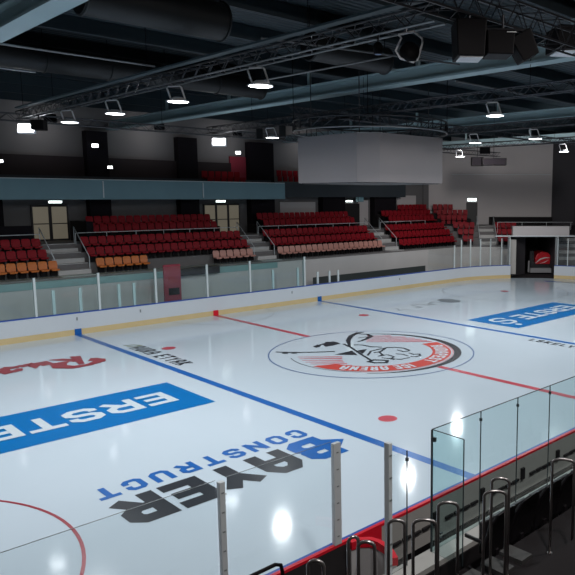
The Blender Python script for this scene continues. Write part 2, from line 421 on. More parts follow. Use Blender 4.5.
# ---- round centre emblem
mb = MB()
bl = []; ws = []
for i in range(61):
    a = 50 - i*(186/60); bl.append((3.80*math.cos(R(a)), 3.80*math.sin(R(a))))
    q = i/60; ws.append(.06 + .27*math.sin(PI*min(1, q*1.05))**.8 if q < .952 else .05)
ribbon(mb, bl, ws, Z1)
ribbon(mb, arc(0,0,3.62,-140,-205,20), .035, Z1)
mark(mb, 'emblem_ring', M['logo_dark'], 'dark outer ring of the centre emblem')
band = arc(0,0,3.10,-13,-166,60)
mb = MB(); ribbon(mb, band, .82, Z1)
poly(mb, [(3.51*math.cos(R(-166)),3.51*math.sin(R(-166))),(3.5*math.cos(R(-176)),3.5*math.sin(R(-176))),(2.69*math.cos(R(-166)),2.69*math.sin(R(-166)))], Z1)
ribbon(mb, arc(0,0,3.60,-20,-175,50), .03, Z1)
mark(mb, 'emblem_band', M['logo_red'], 'red band of the centre emblem')
mb = MB()
def ringf(a0):
    def f(u, v):
        a = R(a0) - u/3.1; r = 2.81 + v
        return (r*math.cos(a), r*math.sin(a))
    return f
word('BUDAPEST', ringf(-24), .58, .26, .115, .09, Z2, mb=mb)
word('ICE', ringf(-101), .58, .20, .115, .08, Z2, mb=mb)
word('ARENA', ringf(-121), .58, .24, .115, .09, Z2, mb=mb)
mark(mb, 'emblem_lettering', M['ad_white'])
mb = MB()
def hatch(d, t0, t1, w0, w1):
    ribbon(mb, [((d+t0)*D2, (d-t0)*D2), ((d+t1)*D2, (d-t1)*D2)], [w0, w1], Z1)
for k in range(7):
    d = -1.05-.30*k; t0 = -math.sqrt(3.4**2-d*d); hatch(d, t0+.1, t0+2.0-.1*k, .06, .13)
for k in range(6):
    d = 1.95+.27*k; tm = math.sqrt(3.42**2-d*d); hatch(d, -.35, tm-.05, .07, .13)
mark(mb, 'emblem_stripes', M['stripe_red'], 'thin red hatching of the centre emblem')
mb = MB()
ribbon(mb, TR['horn'], [.10,.22,.26,.24,.08], Z2); ribbon(mb, TR['horn2'], [.10,.16,.22,.20,.14,.05], Z2); ribbon(mb, TR['horn3'], .09, Z2)
poly(mb, TR['glove'], Z2); poly(mb, TR['tri'], Z2); poly(mb, TR['tri2'], Z2)
for k, w in (('cross',.10),('cross2',.12),('h1',.10),('h2',.09),('h3',.07),('o1',.10),('o2',.07),('o3',.09),('o4',.08),('o5',.08),('o6',.07),('stick',.12)):
    ribbon(mb, TR[k], w, Z2)
ribbon(mb, TR['jaw'], .14, Z2, closed=True); ribbon(mb, TR['stickblob'], .28, Z3); ribbon(mb, TR['stickblob2'], .26, Z3)
poly(mb, TR['glove2'], Z2); poly(mb, TR['glove3'], Z2)
mark(mb, 'emblem_figure', M['logo_dark'], 'dark brush figure of a horned head with a hockey stick')

# ================================================================== DASHER BOARDS
def norms(P):
    out = []
    for i, p in enumerate(P):
        a = P[max(i-1,0)]; b = P[min(i+1,len(P)-1)]
        d = Vector((b[0]-a[0], b[1]-a[1])).normalized(); out.append((p, (d.y, -d.x)))   # normal to the right of travel
    return out
def boards(name, label, path, cap, back, outward=1, zt=1.1, marks=()):
    t = thing(name, label, 'rink boards')
    fr = norms(path); s = outward
    MB().extr([(0,0.28),(0.10*s,0.28),(0.10*s,zt-.03),(0,zt-.03)], fr).build('panel', M['board'], t)
    MB().extr([(-.012*s,0.0),(0.10*s,0.0),(0.10*s,0.28),(-.012*s,0.28)], fr).build('kick_strip', M['kick'], t)
    MB().extr([(-.02*s,zt-.03),(0.13*s,zt-.03),(0.13*s,zt+.02),(-.02*s,zt+.02)], fr).build('cap_rail', M[cap], t)
    return t
# far side, from the left end past the corner to the gate (travelling towards +X, outside is left of travel)
GA0, GA1 = 52.6, 28.0                 # gate opening on the corner arc, degrees
straight = [(-21.5+2.15*i, HW) for i in range(21)]
far_path = straight[:-1] + arc(ICX, ICY, CR, 90, GA0, 16)
fb = boards('rink_boards', 'long white far-side boards with blue cap and yellow kick strip, up to the open gate', far_path, 'cap_blue', 'board', outward=-1)
for x, m in ((-BL,'blue_paint'),(BL,'blue_paint')):
    MB().box(x-.16, x+.16, HW-.03, HW-.012, 0.0, .30).build('line_marker', M[m], fb)
MB().box(-.16,.16, HW-.03, HW-.012, 0.0, .30).build('line_marker', M['cap_red'], fb)
for x in (-7.6,-4.4,5.4,15.1): MB().box(x-.03,x+.03, HW-.02,HW-.004, .72,.88).build('latch', M['bolt'], fb)
rp = arc(ICX, ICY, CR, GA1, 0, 12) + [(HL, y) for y in (2,-1,-4.6)]
boards('rink_boards', 'short white end boards right of the open gate', rp, 'cap_blue', 'board', outward=-1)

# near side boards: white ice face, grey outer face, blue edge and red cap
nb = thing('rink_boards', 'near-side boards seen from behind with a red cap edged in blue', 'rink boards')
NY = -HW
MB().box(-21.5, 21.5, NY-.06, NY, .28, .955).build('panel', M['board'], nb)
MB().box(-21.5, 21.5, NY-.06, NY+.012, 0, .28).build('kick_strip', M['kick'], nb)
MB().box(-21.5, 21.5, NY-.005, NY+.055, .955, 1.0).build('cap_edge', M['cap_blue'], nb)
MB().box(-21.5, 21.5, NY-.075, NY-.005, .95, 1.0).build('cap_rail', M['cap_red'], nb)
MB().box(-12.15, 21.5, NY-.075, NY-.06, .02, .945).build('back_panel', M['board_back'], nb)
MB().box(-12.75, -12.15, NY-.075, NY-.06, .30, .945).build('back_panel', M['cap_red'], nb)['label'] = 'red painted stretch of the outer face'
MB().box(-21.5, -12.75, NY-.075, NY-.06, .02, .945).build('back_panel', M['rubber'], nb)['label'] = 'black stretch of the outer face'
for i in range(12):                                   # bumper rails with upright brackets on the outer face
    x = -11.9 + 1.49*i
    m1 = MB()
    for q in range(4): m1.box(x+.27*q, x+.27*q+.22, NY-.12, NY-.075, .46+.006*(q%2), .51+.006*(q%2))
    m1.build('bumper_rail', M['bracket'], nb)
    MB().box(x+1.13, x+1.24, NY-.13, NY-.075, .46, .72).build('bracket', M['bracket'], nb)
MB().box(-12.15, 21.5, NY-.09, NY-.075, .0, .14).build('foot_strip', M['black'], nb)
# curved red-capped wing behind the boards
wing = thing('bench_partition', 'short curved white partition with a red rail behind the near boards', 'partition')
wp = [(-12.95,-13.28),(-12.78,-13.32),(-12.64,-13.45),(-12.60,-13.62),(-12.62,-13.82),(-12.70,-14.02),(-12.80,-14.2)]
MB().extr([(-.03,0.0),(.03,0.0),(.03,.86),(-.03,.86)], norms(wp)).build('panel', M['padding_white'], wing)
MB().extr([(-.05,.86),(.05,.86),(.05,1.0),(-.05,1.0)], norms(wp)).build('rail', M['cap_red'], wing)

# ================================================================== GLASS
# near posts and panes on the boards
def pane(name, label, p0, p1, z0, z1, gm='glass', post=None, cat='glass panel', group=None, top=True, edge=True, er=.0055, pw=.05, tm='gasket'):
    """upright pane from p0 to p1 with a thin dark edge, its post at p1"""
    a = Vector(p0); b = Vector(p1); d = b-a; L = d.length; ang = math.atan2(d.y, d.x)
    t = thing(name, label, cat, (a.x, a.y, z0), ang, group); H = z1-z0
    MB().box(0, L, -.006, .006, 0, H).build('glass', M[gm], t)
    if top: MB().box(0, L, -er, er, H, H+er*1.6).build('top_edge', M[tm], t)
    if post == 'thin': MB().box(L-er, L+er, -er, er, 0, H).build('joint', M['gasket'], t)
    if post == 'clip':
        MB().box(L-er, L+er, -er, er, 0, H).build('joint', M['gasket'], t)
        MB().box(L-.013, L+.013, -.015, .015, H-.13, H-.09).build('clip', M['gasket'], t)
    if post == 'white': MB().box(L-pw, L+pw, -.05, .05, 0, H).build('post', M['post_white'], t)
    if post == 'grey': MB().box(L-.06, L+.06, -.05, .05, 0, H+.05).build('post', M['alu'], t)
    return t
def alu_post(label, x, y, z0, z1, w=.075):
    t = thing('glass_post', label, 'post', (x, y, z0))
    MB().box(-w, w, -.04, .04, 0, z1-z0).build('upright', M['alu'], t, bevel=.006)
    for k in range(6):
        zz = (z1-z0)*(.08+.165*k)
        MB().box(-.02, .02, -.045, -.04, zz, zz+.02).build('bolt', M['bolt'], t)
    return t
pane('glass_screen', 'clear pane between the two aluminium posts at the picture bottom', (-15.20,NY-.04), (-13.26,NY-.04), 1.0, 2.82, er=.004, tm='bolt')
pane('glass_screen', 'clear pane left of the leftmost near aluminium post', (-20.5,NY-.04), (-15.38,NY-.04), 1.0, 2.82, er=.004, tm='bolt')
alu_post('bolted aluminium post on the near boards, left of its twin', -15.29, NY-.04, 1.0, 2.78, .045)
alu_post('bolted aluminium post on the near boards, right of its twin', -13.16, NY-.04, 1.0, 2.78)
# spectator glass on the near parapet
PY, PZ, GT = -16.2, 2.42, 4.0
alu_post('tall grey post on the near parapet left of the glass corner', -14.91, PY, PZ, 4.04, .028)
pane('glass_screen', 'narrow clear pane between grey post and thin dark joint', (-14.87,PY), (-14.60,PY), PZ, 3.86, post='clip', top=False)
xs = [-14.16,-13.19,-12.34,-11.5,-10.6,-9.7,-8.8]
names = ['first pane right of the glass corner above the near handrails', 'second pane from the glass corner on the near parapet',
         'third pane from the glass corner on the near parapet', 'fourth pane from the glass corner at the right picture edge',
         'fifth pane from the glass corner, cut by the right edge', 'sixth pane from the glass corner beyond the right edge']
for i in range(6):
    pane('glass_screen', 'tinted '+names[i], (xs[i],PY), (xs[i+1],PY), PZ, GT, 'glass_teal', 'clip', group=None)
rt = pane('glass_screen', 'narrow return pane turning back from the glass corner', (-14.16,PY), (-14.16,PY-.50), PZ, GT, 'glass_teal', 'thin')
MB().box(-.010, .010, -.010, .010, 0, GT-PZ).build('joint', M['gasket'], rt)
MB().box(.01, .06, -.015, .015, GT-PZ-.14, GT-PZ-.09).build('clip', M['gasket'], rt)
for zz in (.18,.24): MB().tube([(.16,-.02,zz+.06),(.16,.02,zz+.06)], .012).build('lock', M['gasket'], rt)

# far side glass
fx = [-24.2,-21.2,-18.2,-15.2,-12.35,-9.4,-6.45,-3.48,-.44,2.39,6.45]
for i in range(3, len(fx)-1):
    pane('shield_glass', f'clear shield pane on the far boards, {["","","","at the far left","left of the nearer blue line marker","behind the nearer blue line marker","right of the nearer blue line marker","with the red padded gate behind","left of the centre line marker","right of the centre line marker"][i]}',
         (fx[i],HW+.05), (fx[i+1],HW+.05), 1.12, 2.98, 'glass_teal', 'white', group=None, top=True, er=.008)
for i, x in enumerate((-8.56,-7.32,-5.4,-4.61,4.1,6.0,7.6,8.6,9.35)):
    w = ['leftmost of the short white gate posts','second short white gate post from the left','third short white gate post from the left','fourth short white gate post from the left',
         'short white gate post left of the bench end','short white gate post beside the bench end post','first short white post before the long bench','second short white post before the long bench','third short white post before the long bench'][i]
    zt = 2.3 if i < 6 else 1.9
    tag(MB().box(x-.07,x+.07,HW+.12,HW+.2,0,zt).build('gate_post', M['post_white'], bevel=.01), w, 'post')
tag(MB().box(6.42,6.56,HW+.1,HW+.22,0,2.75).build('bench_post', M['alu']), 'grey post at the left end of the long bench glass', 'post')
# corner glass: panes between the picture's slim posts
CA = [90.5,84.9,78.2,71.4,64.9,58.1,53.2]
def arcp(a, off=.05): return (ICX+(CR+off)*math.cos(R(a)), ICY+(CR+off)*math.sin(R(a)))
pane('shield_glass', 'wide clear shield pane where the far boards start to curve', (18.3,HW+.05), arcp(CA[0]), 1.12, 2.95, 'glass', 'white', er=.008, pw=.03)
angs = CA
ordn = ['first','second','third','fourth','fifth','sixth','seventh','eighth']
for i in range(len(CA)-1):
    pane('shield_glass', f'tall clear corner pane left of the gate, {ordn[i]} from the left', arcp(angs[i]), arcp(angs[i+1]), 1.12, 3.35, 'glass', 'white', er=.012, pw=.03)
ra = [26.8,20.7,12,0]
for i in range(3):
    pane('shield_glass', f'tall clear corner pane right of the gate, {ordn[i]} from the gate', arcp(ra[i]), arcp(ra[i+1]), 1.12, 3.35, 'glass', 'white', er=.012, pw=.03)

# ================================================================== CORNER GATE (zamboni gate)
def dg(s, t, z=0): return ((s+t)*D2, (s-t)*D2, z)        # diagonal frame: s out of the corner, t towards +X-Y
def dbox(mb, s0, s1, t0, t1, z0, z1):
    return mb.prism([dg(s0,t0)[:2], dg(s1,t0)[:2], dg(s1,t1)[:2], dg(s0,t1)[:2]], z0, z1)
G0, G1 = 10.75, 14.75
gate = thing('gate_portal', 'wide open corner gate with light grey lintel over a dark tunnel', 'gate')
dbox(MB(), 27.6, 28.2, G0+.3, G1+1.1, 3.55, 4.34).build('lintel', M['wall_light'], gate)
dbox(MB(), 27.5, 28.3, G0-1.2, G1+1.6, 3.46, 3.55).build('top_rail', M['alu'], gate)
dbox(MB(), 27.15, 28.0, G0-.06, G0+.02, 0.0, 3.46).build('jamb', M['alu'], gate)
dbox(MB(), 27.15, 28.0, G1+.02, G1+.10, 0.0, 3.46).build('jamb', M['alu'], gate)
dbox(MB(), 27.3, 28.1, G0+.02, G0+.55, 0.30, 3.2).build('swung_leaf', M['board_back'], gate)
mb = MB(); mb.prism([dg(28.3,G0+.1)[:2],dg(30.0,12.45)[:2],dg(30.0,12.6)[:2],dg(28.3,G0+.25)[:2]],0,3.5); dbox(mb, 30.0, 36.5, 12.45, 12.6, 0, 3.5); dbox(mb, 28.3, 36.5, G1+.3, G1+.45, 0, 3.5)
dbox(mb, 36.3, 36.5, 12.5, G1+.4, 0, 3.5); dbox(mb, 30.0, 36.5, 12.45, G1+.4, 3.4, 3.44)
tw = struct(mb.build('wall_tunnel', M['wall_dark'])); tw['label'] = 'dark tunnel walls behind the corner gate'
# ice resurfacer in the tunnel
rs = thing('ice_resurfacer', 'parked ice resurfacer with a red rounded hopper inside the gate tunnel', 'ice resurfacer', dg(31.6,14.15), R(-45))
rs.scale = (.86,.86,.86)
# local frame: x along t, y along s
MB().box(-1.05,1.05,-.9,1.9,.35,1.15).build('chassis', M['resurf_dark'], rs, bevel=.05)
prof = [(-.55,.95),(.95,.95),(1.0,1.3),(1.0,1.85),(.75,2.15),(.1,2.25),(-.35,2.05),(-.6,1.55)]
mb = MB(); n = len(prof)
mb.v = [(x,-1.1,z) for x,z in prof] + [(x,1.4,z) for x,z in prof]
mb.f = [tuple(range(n-1,-1,-1)), tuple(range(n,2*n))] + [(i,(i+1)%n,n+(i+1)%n,n+i) for i in range(n)]
hop = mb.build('hopper', M['resurf_red'], rs, bevel=.06)
def swoosh(pts, w):
    m = MB(); ribbon(m, pts, w, 0); m.v = [(x, -1.125, z) for x, z, _ in m.v]; return m
swoosh([(-.55,1.05),(-.1,1.45),(.4,1.62),(.95,1.62)], [.03,.14,.12,.03]).build('white_swoosh', M['padding_white'], hop)
swoosh([(-.1,1.0),(.4,1.16),(.8,1.38)], [.02,.08,.02]).build('white_swoosh', M['padding_white'], hop)
MB().box(-1.15,1.05,-1.5,-.9,.08,.55).build('conditioner', M['resurf_grey'], rs, bevel=.04)
MB().box(-1.1,-.62,-.7,.7,1.1,2.3).build('cab', M['resurf_dark'], rs, bevel=.05)
for x in (-.85,.85):
    for y in (-.4,1.4):
        MB().lathe([(0,-.14),(.36,-.14),(.4,-.08),(.4,.08),(.36,.14),(0,.14)], 18).xf(Matrix.Translation((x,y,.40))@Matrix.Rotation(PI/2,4,'Y')).build('wheel', M['black'], rs)
MB().box(-1.35,-1.2,-1.2,-1.1,.1,1.3).build('guard', M['resurf_grey'], rs)

# ================================================================== FAR GRANDSTAND
Ttop = [2.53, 3.10, 3.65, 4.10]
Yst = [16.35, 17.4, 18.25, 19.1, 20.25]
GSX1 = 26.1
SB = 30.0      # diagonal front wall distance
fw = MB(); fw.box(-34, GSX1+.1, 16.2, 16.35, 0, 2.05)
o = struct(fw.build('wall_stand_front', M['wall_front'])); o['label'] = 'light grey front wall of the far grandstand'
struct(MB().box(6.5, GSX1+.1, 16.19, 16.38, 2.05, 2.42).build('trim_stand_front', M['wall_front']))
o = struct(MB().box(-34, 6.5, 16.17, 16.38, 2.05, 2.42).build('trim_stand_front', M['cap_glass_tint'])); o['label'] = 'top band of the far stand wall, teal glass tint in its colour'
STX = [(-7.0,-5.3),(5.5,7.0),(17.4,18.9)]
def s_of(Yv): return SB + (Yv-16.2)
# treads: straight part and diagonal part
mb = MB()
for k in range(4):
    y0 = Yst[k]; y1 = Yst[k+1] if k < 3 else 30
    x1 = math.sqrt(2)*s_of(y0) - y0
    x1b = math.sqrt(2)*s_of(y1) - y1
    z1 = Ttop[k]
    mb.prism([(-34,y0),(x1,y0),(x1b,y1),(-34,y1)], 0, z1)
o = struct(mb.build('grandstand_tiers', M['concrete'])); o['label'] = 'stepped concrete tiers of the far grandstand'
mb = MB()
for k in range(4):
    y0 = Yst[k]; y1 = Yst[k+1] if k < 3 else 24.0
    x0, x0b = math.sqrt(2)*s_of(y0)-y0, math.sqrt(2)*s_of(y1)-y1
    t0, t0b = (x0-y0)*D2, (x0b-y1)*D2
    mb.prism([(x0,y0),dg(s_of(y0),12.35)[:2],dg(s_of(y1),12.35)[:2],(x0b,y1)], 0, Ttop[k])
o = struct(mb.build('grandstand_tiers', M['concrete'])); o['label'] = 'stepped concrete tiers of the corner grandstand'
mb = MB(); dbox(mb, SB-.15, SB, (GSX1-16.2)*D2, 12.35, 0, 2.42)
o = struct(mb.build('wall_corner_front', M['wall_front'])); o['label'] = 'light grey front wall of the corner grandstand'
# stairs: intermediate half steps in each aisle
def stairs(label, boxes, mats=('step',)):
    t = thing('aisle_stairs', label, 'stairs')
    for b in boxes: b.build('step', M['step'], t)
    return t
sl = ['left flight of pale steps between far seat blocks', 'middle flight of pale steps between far seat blocks', 'right flight of pale steps between far seat blocks']
for i, (a, b) in enumerate(STX):
    bx = []
    for k in range(4):
        y0 = Yst[k]; zt = Ttop[k]; zb = Ttop[k-1] if k else 2.05
        if k: bx.append(MB().box(a, b, y0-.42, y0, zb+.002, (zb+zt)/2))
        y1 = Yst[k+1]-.42 if k < 3 else y0+.3
        bx.append(MB().box(a, b, y0, y1, zt+.002, zt+.03))
    stairs(sl[i], bx)
    for q, x in enumerate((a-.06, b+.06)):
        r_ = MB().tube([(x,17.3,Ttop[0]+.0),(x,17.3,Ttop[0]+.95),(x,19.3,Ttop[3]+.95),(x,19.3,Ttop[3])], .025)
        tag(r_.build('stair_rail', M['alu'], smooth=True), f'thin steel rail on the {"left" if q==0 else "right"} side of the {["left","middle","right"][i]} far stairs', 'handrail')
bx = []
for k in range(4):
    s0 = s_of(Yst[k]); zt = Ttop[k]; zb = Ttop[k-1] if k else 2.05
    if k: bx.append(dbox(MB(), s0-.42, s0, 8.7, 10.1, zb+.002, (zb+zt)/2))
    s1 = s_of(Yst[k+1])-.42 if k < 3 else s0+.4
    bx.append(dbox(MB(), s0, s1, 8.7, 10.1, zt+.002, zt+.03))
stairs('corner flight of pale steps below the black corner door', bx)
for q, t_ in enumerate((8.64, 10.16)):
    s0, s1 = s_of(17.3), s_of(19.3)
    tag(MB().tube([dg(s0,t_,Ttop[0]),dg(s0,t_,Ttop[0]+.95),dg(s1,t_,Ttop[3]+.95),dg(s1,t_,Ttop[3])], .025).build('stair_rail', M['alu'], smooth=True),
        f'thin steel rail on the {"left" if q==0 else "right"} side of the corner stairs', 'handrail')

# upper platforms behind the cross aisle
def platform(label, x0, x1, rows=2, x1cut=None):
    mb = MB()
    for k in range(rows):
        z1 = 4.25+.48*k + (.0 if k < 2 else .02)
        mb.box(x0, x1, 20.25+.85*k, 20.25+.85*(k+1) if k < rows-1 else 22.6, 4.1, z1)
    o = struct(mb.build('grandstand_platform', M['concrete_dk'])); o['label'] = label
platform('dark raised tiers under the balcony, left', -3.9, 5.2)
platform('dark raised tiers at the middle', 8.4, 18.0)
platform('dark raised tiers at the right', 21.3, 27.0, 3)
mb = MB()
for k,(ta,tb) in enumerate(((0,8.4),(0,8.3),(0,7.3))):
    y0 = 20.25+.85*k; y1 = 20.25+.85*(k+1); s0, s1 = s_of(y0), s_of(y1)
    xa, xb = math.sqrt(2)*s0-y0, math.sqrt(2)*s1-y1
    mb.prism([(27.0,y0),(xa,y0),dg(s0,tb)[:2],dg(s1,tb)[:2],(xb,y1),(27.0,y1)], 4.1, 4.25+.48*k)
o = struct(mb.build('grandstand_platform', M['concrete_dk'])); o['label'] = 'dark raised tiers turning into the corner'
o = tag(MB().box(-12, -7.1, 20.2, 20.35, 4.1, 5.15).build('barrier', M['column']), 'dark barrier wall left of the glazed double door', 'barrier')
tag(MB().box(-4.3, -3.9, 19.9, 22.4, 4.1, 5.3).build('barrier', M['column']), 'dark barrier end at the left stairs top', 'barrier')

# rails in front of the cross aisle
def rail(label, pts, posts, r=.022, m='alu', z0=Ttop[3], H=.60):
    t = thing('aisle_rail', label, 'handrail')
    MB().tube([(x,y,z0+H) for x,y in pts], r).build('top_rail', M[m], t, smooth=True)
    for p in posts: MB().tube([(p[0],p[1],z0),(p[0],p[1],z0+H)], r*.8).build('post', M[m], t)
    return t
for nm, a, b in (('left', -12,-7.1),('second', -5.2,5.4),('third', 7.1,17.3),('fourth', 19.0,24.5)):
    n = max(2, int((b-a)/1.7)); rail(f'thin rail above the {nm} block of far seats', [(a,19.2),(b,19.2)], [(a+(b-a)*i/n,19.2) for i in range(n+1)])
rail('thin rail on the ledge above the corner gate', [dg(31,G0-.5)[:2], dg(31,17)[:2]], [dg(31,G0-.5+q)[:2] for q in (0,2.2,4.4,6.6)], z0=3.6, H=.95)

# ================================================================== SEATS
def make_seat(m, label, loc, rz, group):
    t = thing('stadium_seat', label, 'seat', loc, rz, group)
    # local: faces -Y
    prof = [(-.20,.40),(-.225,.62),(-.21,.80),(-.15,.84),(.15,.84),(.21,.80),(.225,.62),(.20,.40)]
    mb = MB(); n = len(prof)
    def yo(x, z): return .12 + .10*(z-.4)/.44 - .9*x*x
    mb.v = [(x, yo(x,z), z) for x,z in prof] + [(x, yo(x,z)+.035, z) for x,z in prof]
    mb.f = [tuple(range(n)), tuple(range(2*n-1,n-1,-1))] + [(i,(i+1)%n,n+(i+1)%n,n+i) for i in range(n)]
    mb.build('backrest', m, t)
    mb = MB()
    sp = [(-.21,-.24),(-.19,-.27),(.19,-.27),(.21,-.24),(.20,.14),(-.20,.14)]
    mb.prism(sp, .38, .43); mb.box(-.17,.17,-.26,-.22,.34,.40)
    mb.build('seat_pan', m, t)
    MB().box(-.17,.17,.03,.10,0,.38).build('bracket', M['black'], t)
    return t
protos = {}
for key in ('seat_red','seat_orange','seat_orange_hazed'):
    protos[key] = None
ORD = ['first','second','third','fourth','fifth','sixth','seventh','eighth','ninth','tenth','eleventh','twelfth','thirteenth','fourteenth','fifteenth',
       'sixteenth','seventeenth','eighteenth','nineteenth','twentieth','twenty-first','twenty-second','twenty-third','twenty-fourth','twenty-fifth']
COLN = dict(seat_red='red', seat_orange='orange', seat_orange_hazed='reflection-paled orange')
ROWN = ['front row', 'second row', 'third row', 'fourth row', 'fifth row', 'top row']
CAM = Vector((-20.076,-21.467,6.814))
seats = []     # (dist, colour, loc, rz, label, group)
def row(block, k, colour, x0, x1, Y, z, prev=None):
    n = int((x1-x0)/.5); xs = [x0+.25+.5*i + ((x1-x0)-.5*n)/2 for i in range(n)]
    for i, x in enumerate(xs):
        loc = (x, Y, z); lab = f'{COLN[colour]} seat, {ORD[i]} from left in the {ROWN[k]}, {block}'
        seats.append(((Vector(loc)-CAM).length, colour, loc, 0.0, lab, f'{COLN[colour]} seats in the {ROWN[k]} of the {block}'))
def drow(block, k, colour, t0, t1, s, z):
    n = int((t1-t0)/.5)
    for i in range(n):
        t = t0+.25+.5*i; p = dg(s, t, z)
        seats.append(((Vector(p)-CAM).length, colour, p, R(-45), f'{COLN[colour]} seat, {ORD[i]} from left in the {ROWN[k]}, {block}', f'{COLN[colour]} seats in the {ROWN[k]} of the {block}'))
SY = [17.0, 17.88, 18.73, 20.75, 21.58, 22.42]
SZ = [Ttop[0], Ttop[1], Ttop[2], 4.25, 4.73, 5.23]
row('leftmost block', 0, 'seat_orange', -10.2, -6.7, SY[0], SZ[0])
for k in (1,2): row('leftmost block', k, 'seat_red', -10.2, -7.1, SY[k], SZ[k])
row('second block', 0, 'seat_orange', -5.1, -1.85, SY[0], SZ[0])
row('second block right end', 0, 'seat_orange_hazed', 2.2, 5.3, SY[0], SZ[0])
for k in (1,2): row('second block', k, 'seat_red', -5.1, 5.4, SY[k], SZ[k])
for k in (3,4): row('second block', k, 'seat_red', -3.8, 5.0, SY[k], SZ[k])
for k in range(3): row('third block', k, 'seat_orange_hazed' if k == 0 else 'seat_red', 7.1, 17.3, SY[k], SZ[k])
for k in (3,4): row('third block', k, 'seat_red', 8.6, 17.7, SY[k], SZ[k])
for k in range(3):
    xe = math.sqrt(2)*s_of(SY[k]) - SY[k] - .35
    row('fourth block', k, 'seat_red', 19.0, xe, SY[k], SZ[k])
for k in (3,4,5):
    Y = SY[k]; row('fourth block', k, 'seat_red', 21.4 if k < 5 else 24.3, math.sqrt(2)*s_of(Y)-Y-.3, Y, SZ[k])
for k in range(3):
    Y = SY[k]; s = s_of(Y); t0 = (math.sqrt(2)*s-2*Y)*D2 + .35
    drow('corner block', k, 'seat_red', t0, 8.5, s, SZ[k]); drow('gate block', k, 'seat_red', 10.25, 12.25, s, SZ[k])
for k in (3,4,5):
    Y = SY[k]; s = s_of(Y); t0 = (math.sqrt(2)*s-2*Y)*D2 + .2
    drow('corner block', k, 'seat_red', t0, (8.3,8.2,7.2)[k-3], s, SZ[k])
seats.sort(key=lambda q: q[0])
print('SEATS', len(seats))
for i, (d, c, loc, rz, lab, grp) in enumerate(seats[:294]):
    if protos[c] is None: protos[c] = make_seat(M[c], lab, loc, rz, grp)
    else: dup(protos[c], loc, rz, lab, grp)
rest = seats[294:]
def seat_into(mb, loc, rz, back=True):
    m = MB()
    m.prism([(-.21,-.27),(.21,-.27),(.20,.14),(-.20,.14)], .38, .43)
    m.box(-.21,.21,.13,.18,.40,.84); m.box(-.17,.17,.03,.10,0,.38)
    m.xf(Matrix.Translation(loc) @ Matrix.Rotation(rz,4,'Z'))
    k = len(mb.v); mb.v += m.v; mb.f += [tuple(k+i for i in f) for f in m.f]
mb = MB()
for q in rest: seat_into(mb, q[2], q[3])
if rest: tag(mb.build('stadium_seats', M['seat_red']), 'farthest rows of red stadium seats high in the corner', 'seats', kind='stuff')
# upper tier seats behind the balcony parapet
mb = MB()
for x0, x1 in ((4.8,8.4),):
    for i in range(int((x1-x0)/.52)): seat_into(mb, (x0+.52*i, 21.3, 7.30), 0); seat_into(mb, (x0+.52*i, 22.05, 7.72), 0)
tag(mb.build('stadium_seats', M['seat_red']), 'dim red seats on the teal balcony', 'seats', kind='stuff')
mb = MB()
for i in range(14): seat_into(mb, (11.2+.52*i, 22.2, 7.95), 0)
tag(mb.build('stadium_seats', M['seat_red']), 'red seats on the dark ledge behind the hanging screens', 'seats', kind='stuff')

# ================================================================== BACK WALLS, BALCONY
bw = struct(MB().box(-34, 29.0, 23.0, 23.4, 0, 12.6).build('wall_back', M['wall_grey'])); bw['label'] = 'grey long wall behind the far grandstand'
SW = 37.0; TW0 = (29.33-23.0)*D2; TW1 = 16.45
mb = MB(); dbox(mb, SW, SW+.3, TW0-.2, TW1, 0, 12.6)
o = struct(mb.build('wall_corner', M['wall_light'])); o['label'] = 'large light grey wall across the corner'
ex, ey, _ = dg(SW, TW1)
o = struct(MB().box(ex, ex+.3, -30, ey+.15, 0, 12.6).build('wall_end', M['wall_dark'])); o['label'] = 'dark end wall at the right'
struct(MB().box(28.2, 28.9, 22.75, 22.99, 4.1, 12.6).build('wall_pier', M['wall_grey']))
struct(MB().box(-34.3, -34, -40, 30, 0, 12.6).build('wall_left', M['wall_dark']))
struct(MB().box(-34.3, 46, -40.3, -40, 0, 12.6).build('wall_near', M['wall_dark']))
cols = [(-8.6,1.4,4.1,10.8),(-2.4,1.3,4.1,10.8),(3.7,1.4,4.1,10.8),(9.7,2.1,4.1,10.8),(16.7,2.4,5.3,6.75),(22.7,2.7,4.1,6.75)]
cn = ['behind the far left glazed door','at the left end of the balcony seats','behind the balcony seats','above the middle stairs','above the rightmost middle seats','above the right stairs']
for (x, w, z0, z1), l in zip(cols, cn):
    c = struct(MB().box(x-w/2, x+w/2, 22.35, 22.99, z0, z1).build('wall_column', M['column'])); c['label'] = 'black column '+l
# lighter wall panels of the lower level
for x0, x1, z0, z1 in ((11.6,15.1,5.2,6.35),(18.3,21.0,4.3,6.45),(24.6,27.2,5.6,6.9)):
    o = struct(MB().box(x0,x1,22.85,22.99,z0,z1).build('wall_panel', M['wall_light'])); o['label'] = 'light grey wall panel behind the upper seats'
# balcony
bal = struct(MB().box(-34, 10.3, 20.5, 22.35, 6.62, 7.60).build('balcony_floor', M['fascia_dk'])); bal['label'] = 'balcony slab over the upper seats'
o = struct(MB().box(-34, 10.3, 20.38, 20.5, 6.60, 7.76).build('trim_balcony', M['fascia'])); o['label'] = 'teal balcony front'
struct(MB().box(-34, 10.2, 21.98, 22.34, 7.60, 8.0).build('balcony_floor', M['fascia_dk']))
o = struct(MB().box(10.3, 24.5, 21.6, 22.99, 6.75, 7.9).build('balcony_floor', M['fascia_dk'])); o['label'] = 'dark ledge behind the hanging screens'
MB().box(-34, 10.28, 20.36, 20.42, 7.76, 7.80).build('cap', M['alu'], bal)
for x in (-3.0, 3.6): MB().box(x-.03,x+.03,20.34,20.38,6.7,7.7).build('joint', M['alu'], bal)
struct(MB().box(19.1, 19.6, 21.9, 22.3, 4.1+2.25, 6.78).build('wall_post', M['fascia']))
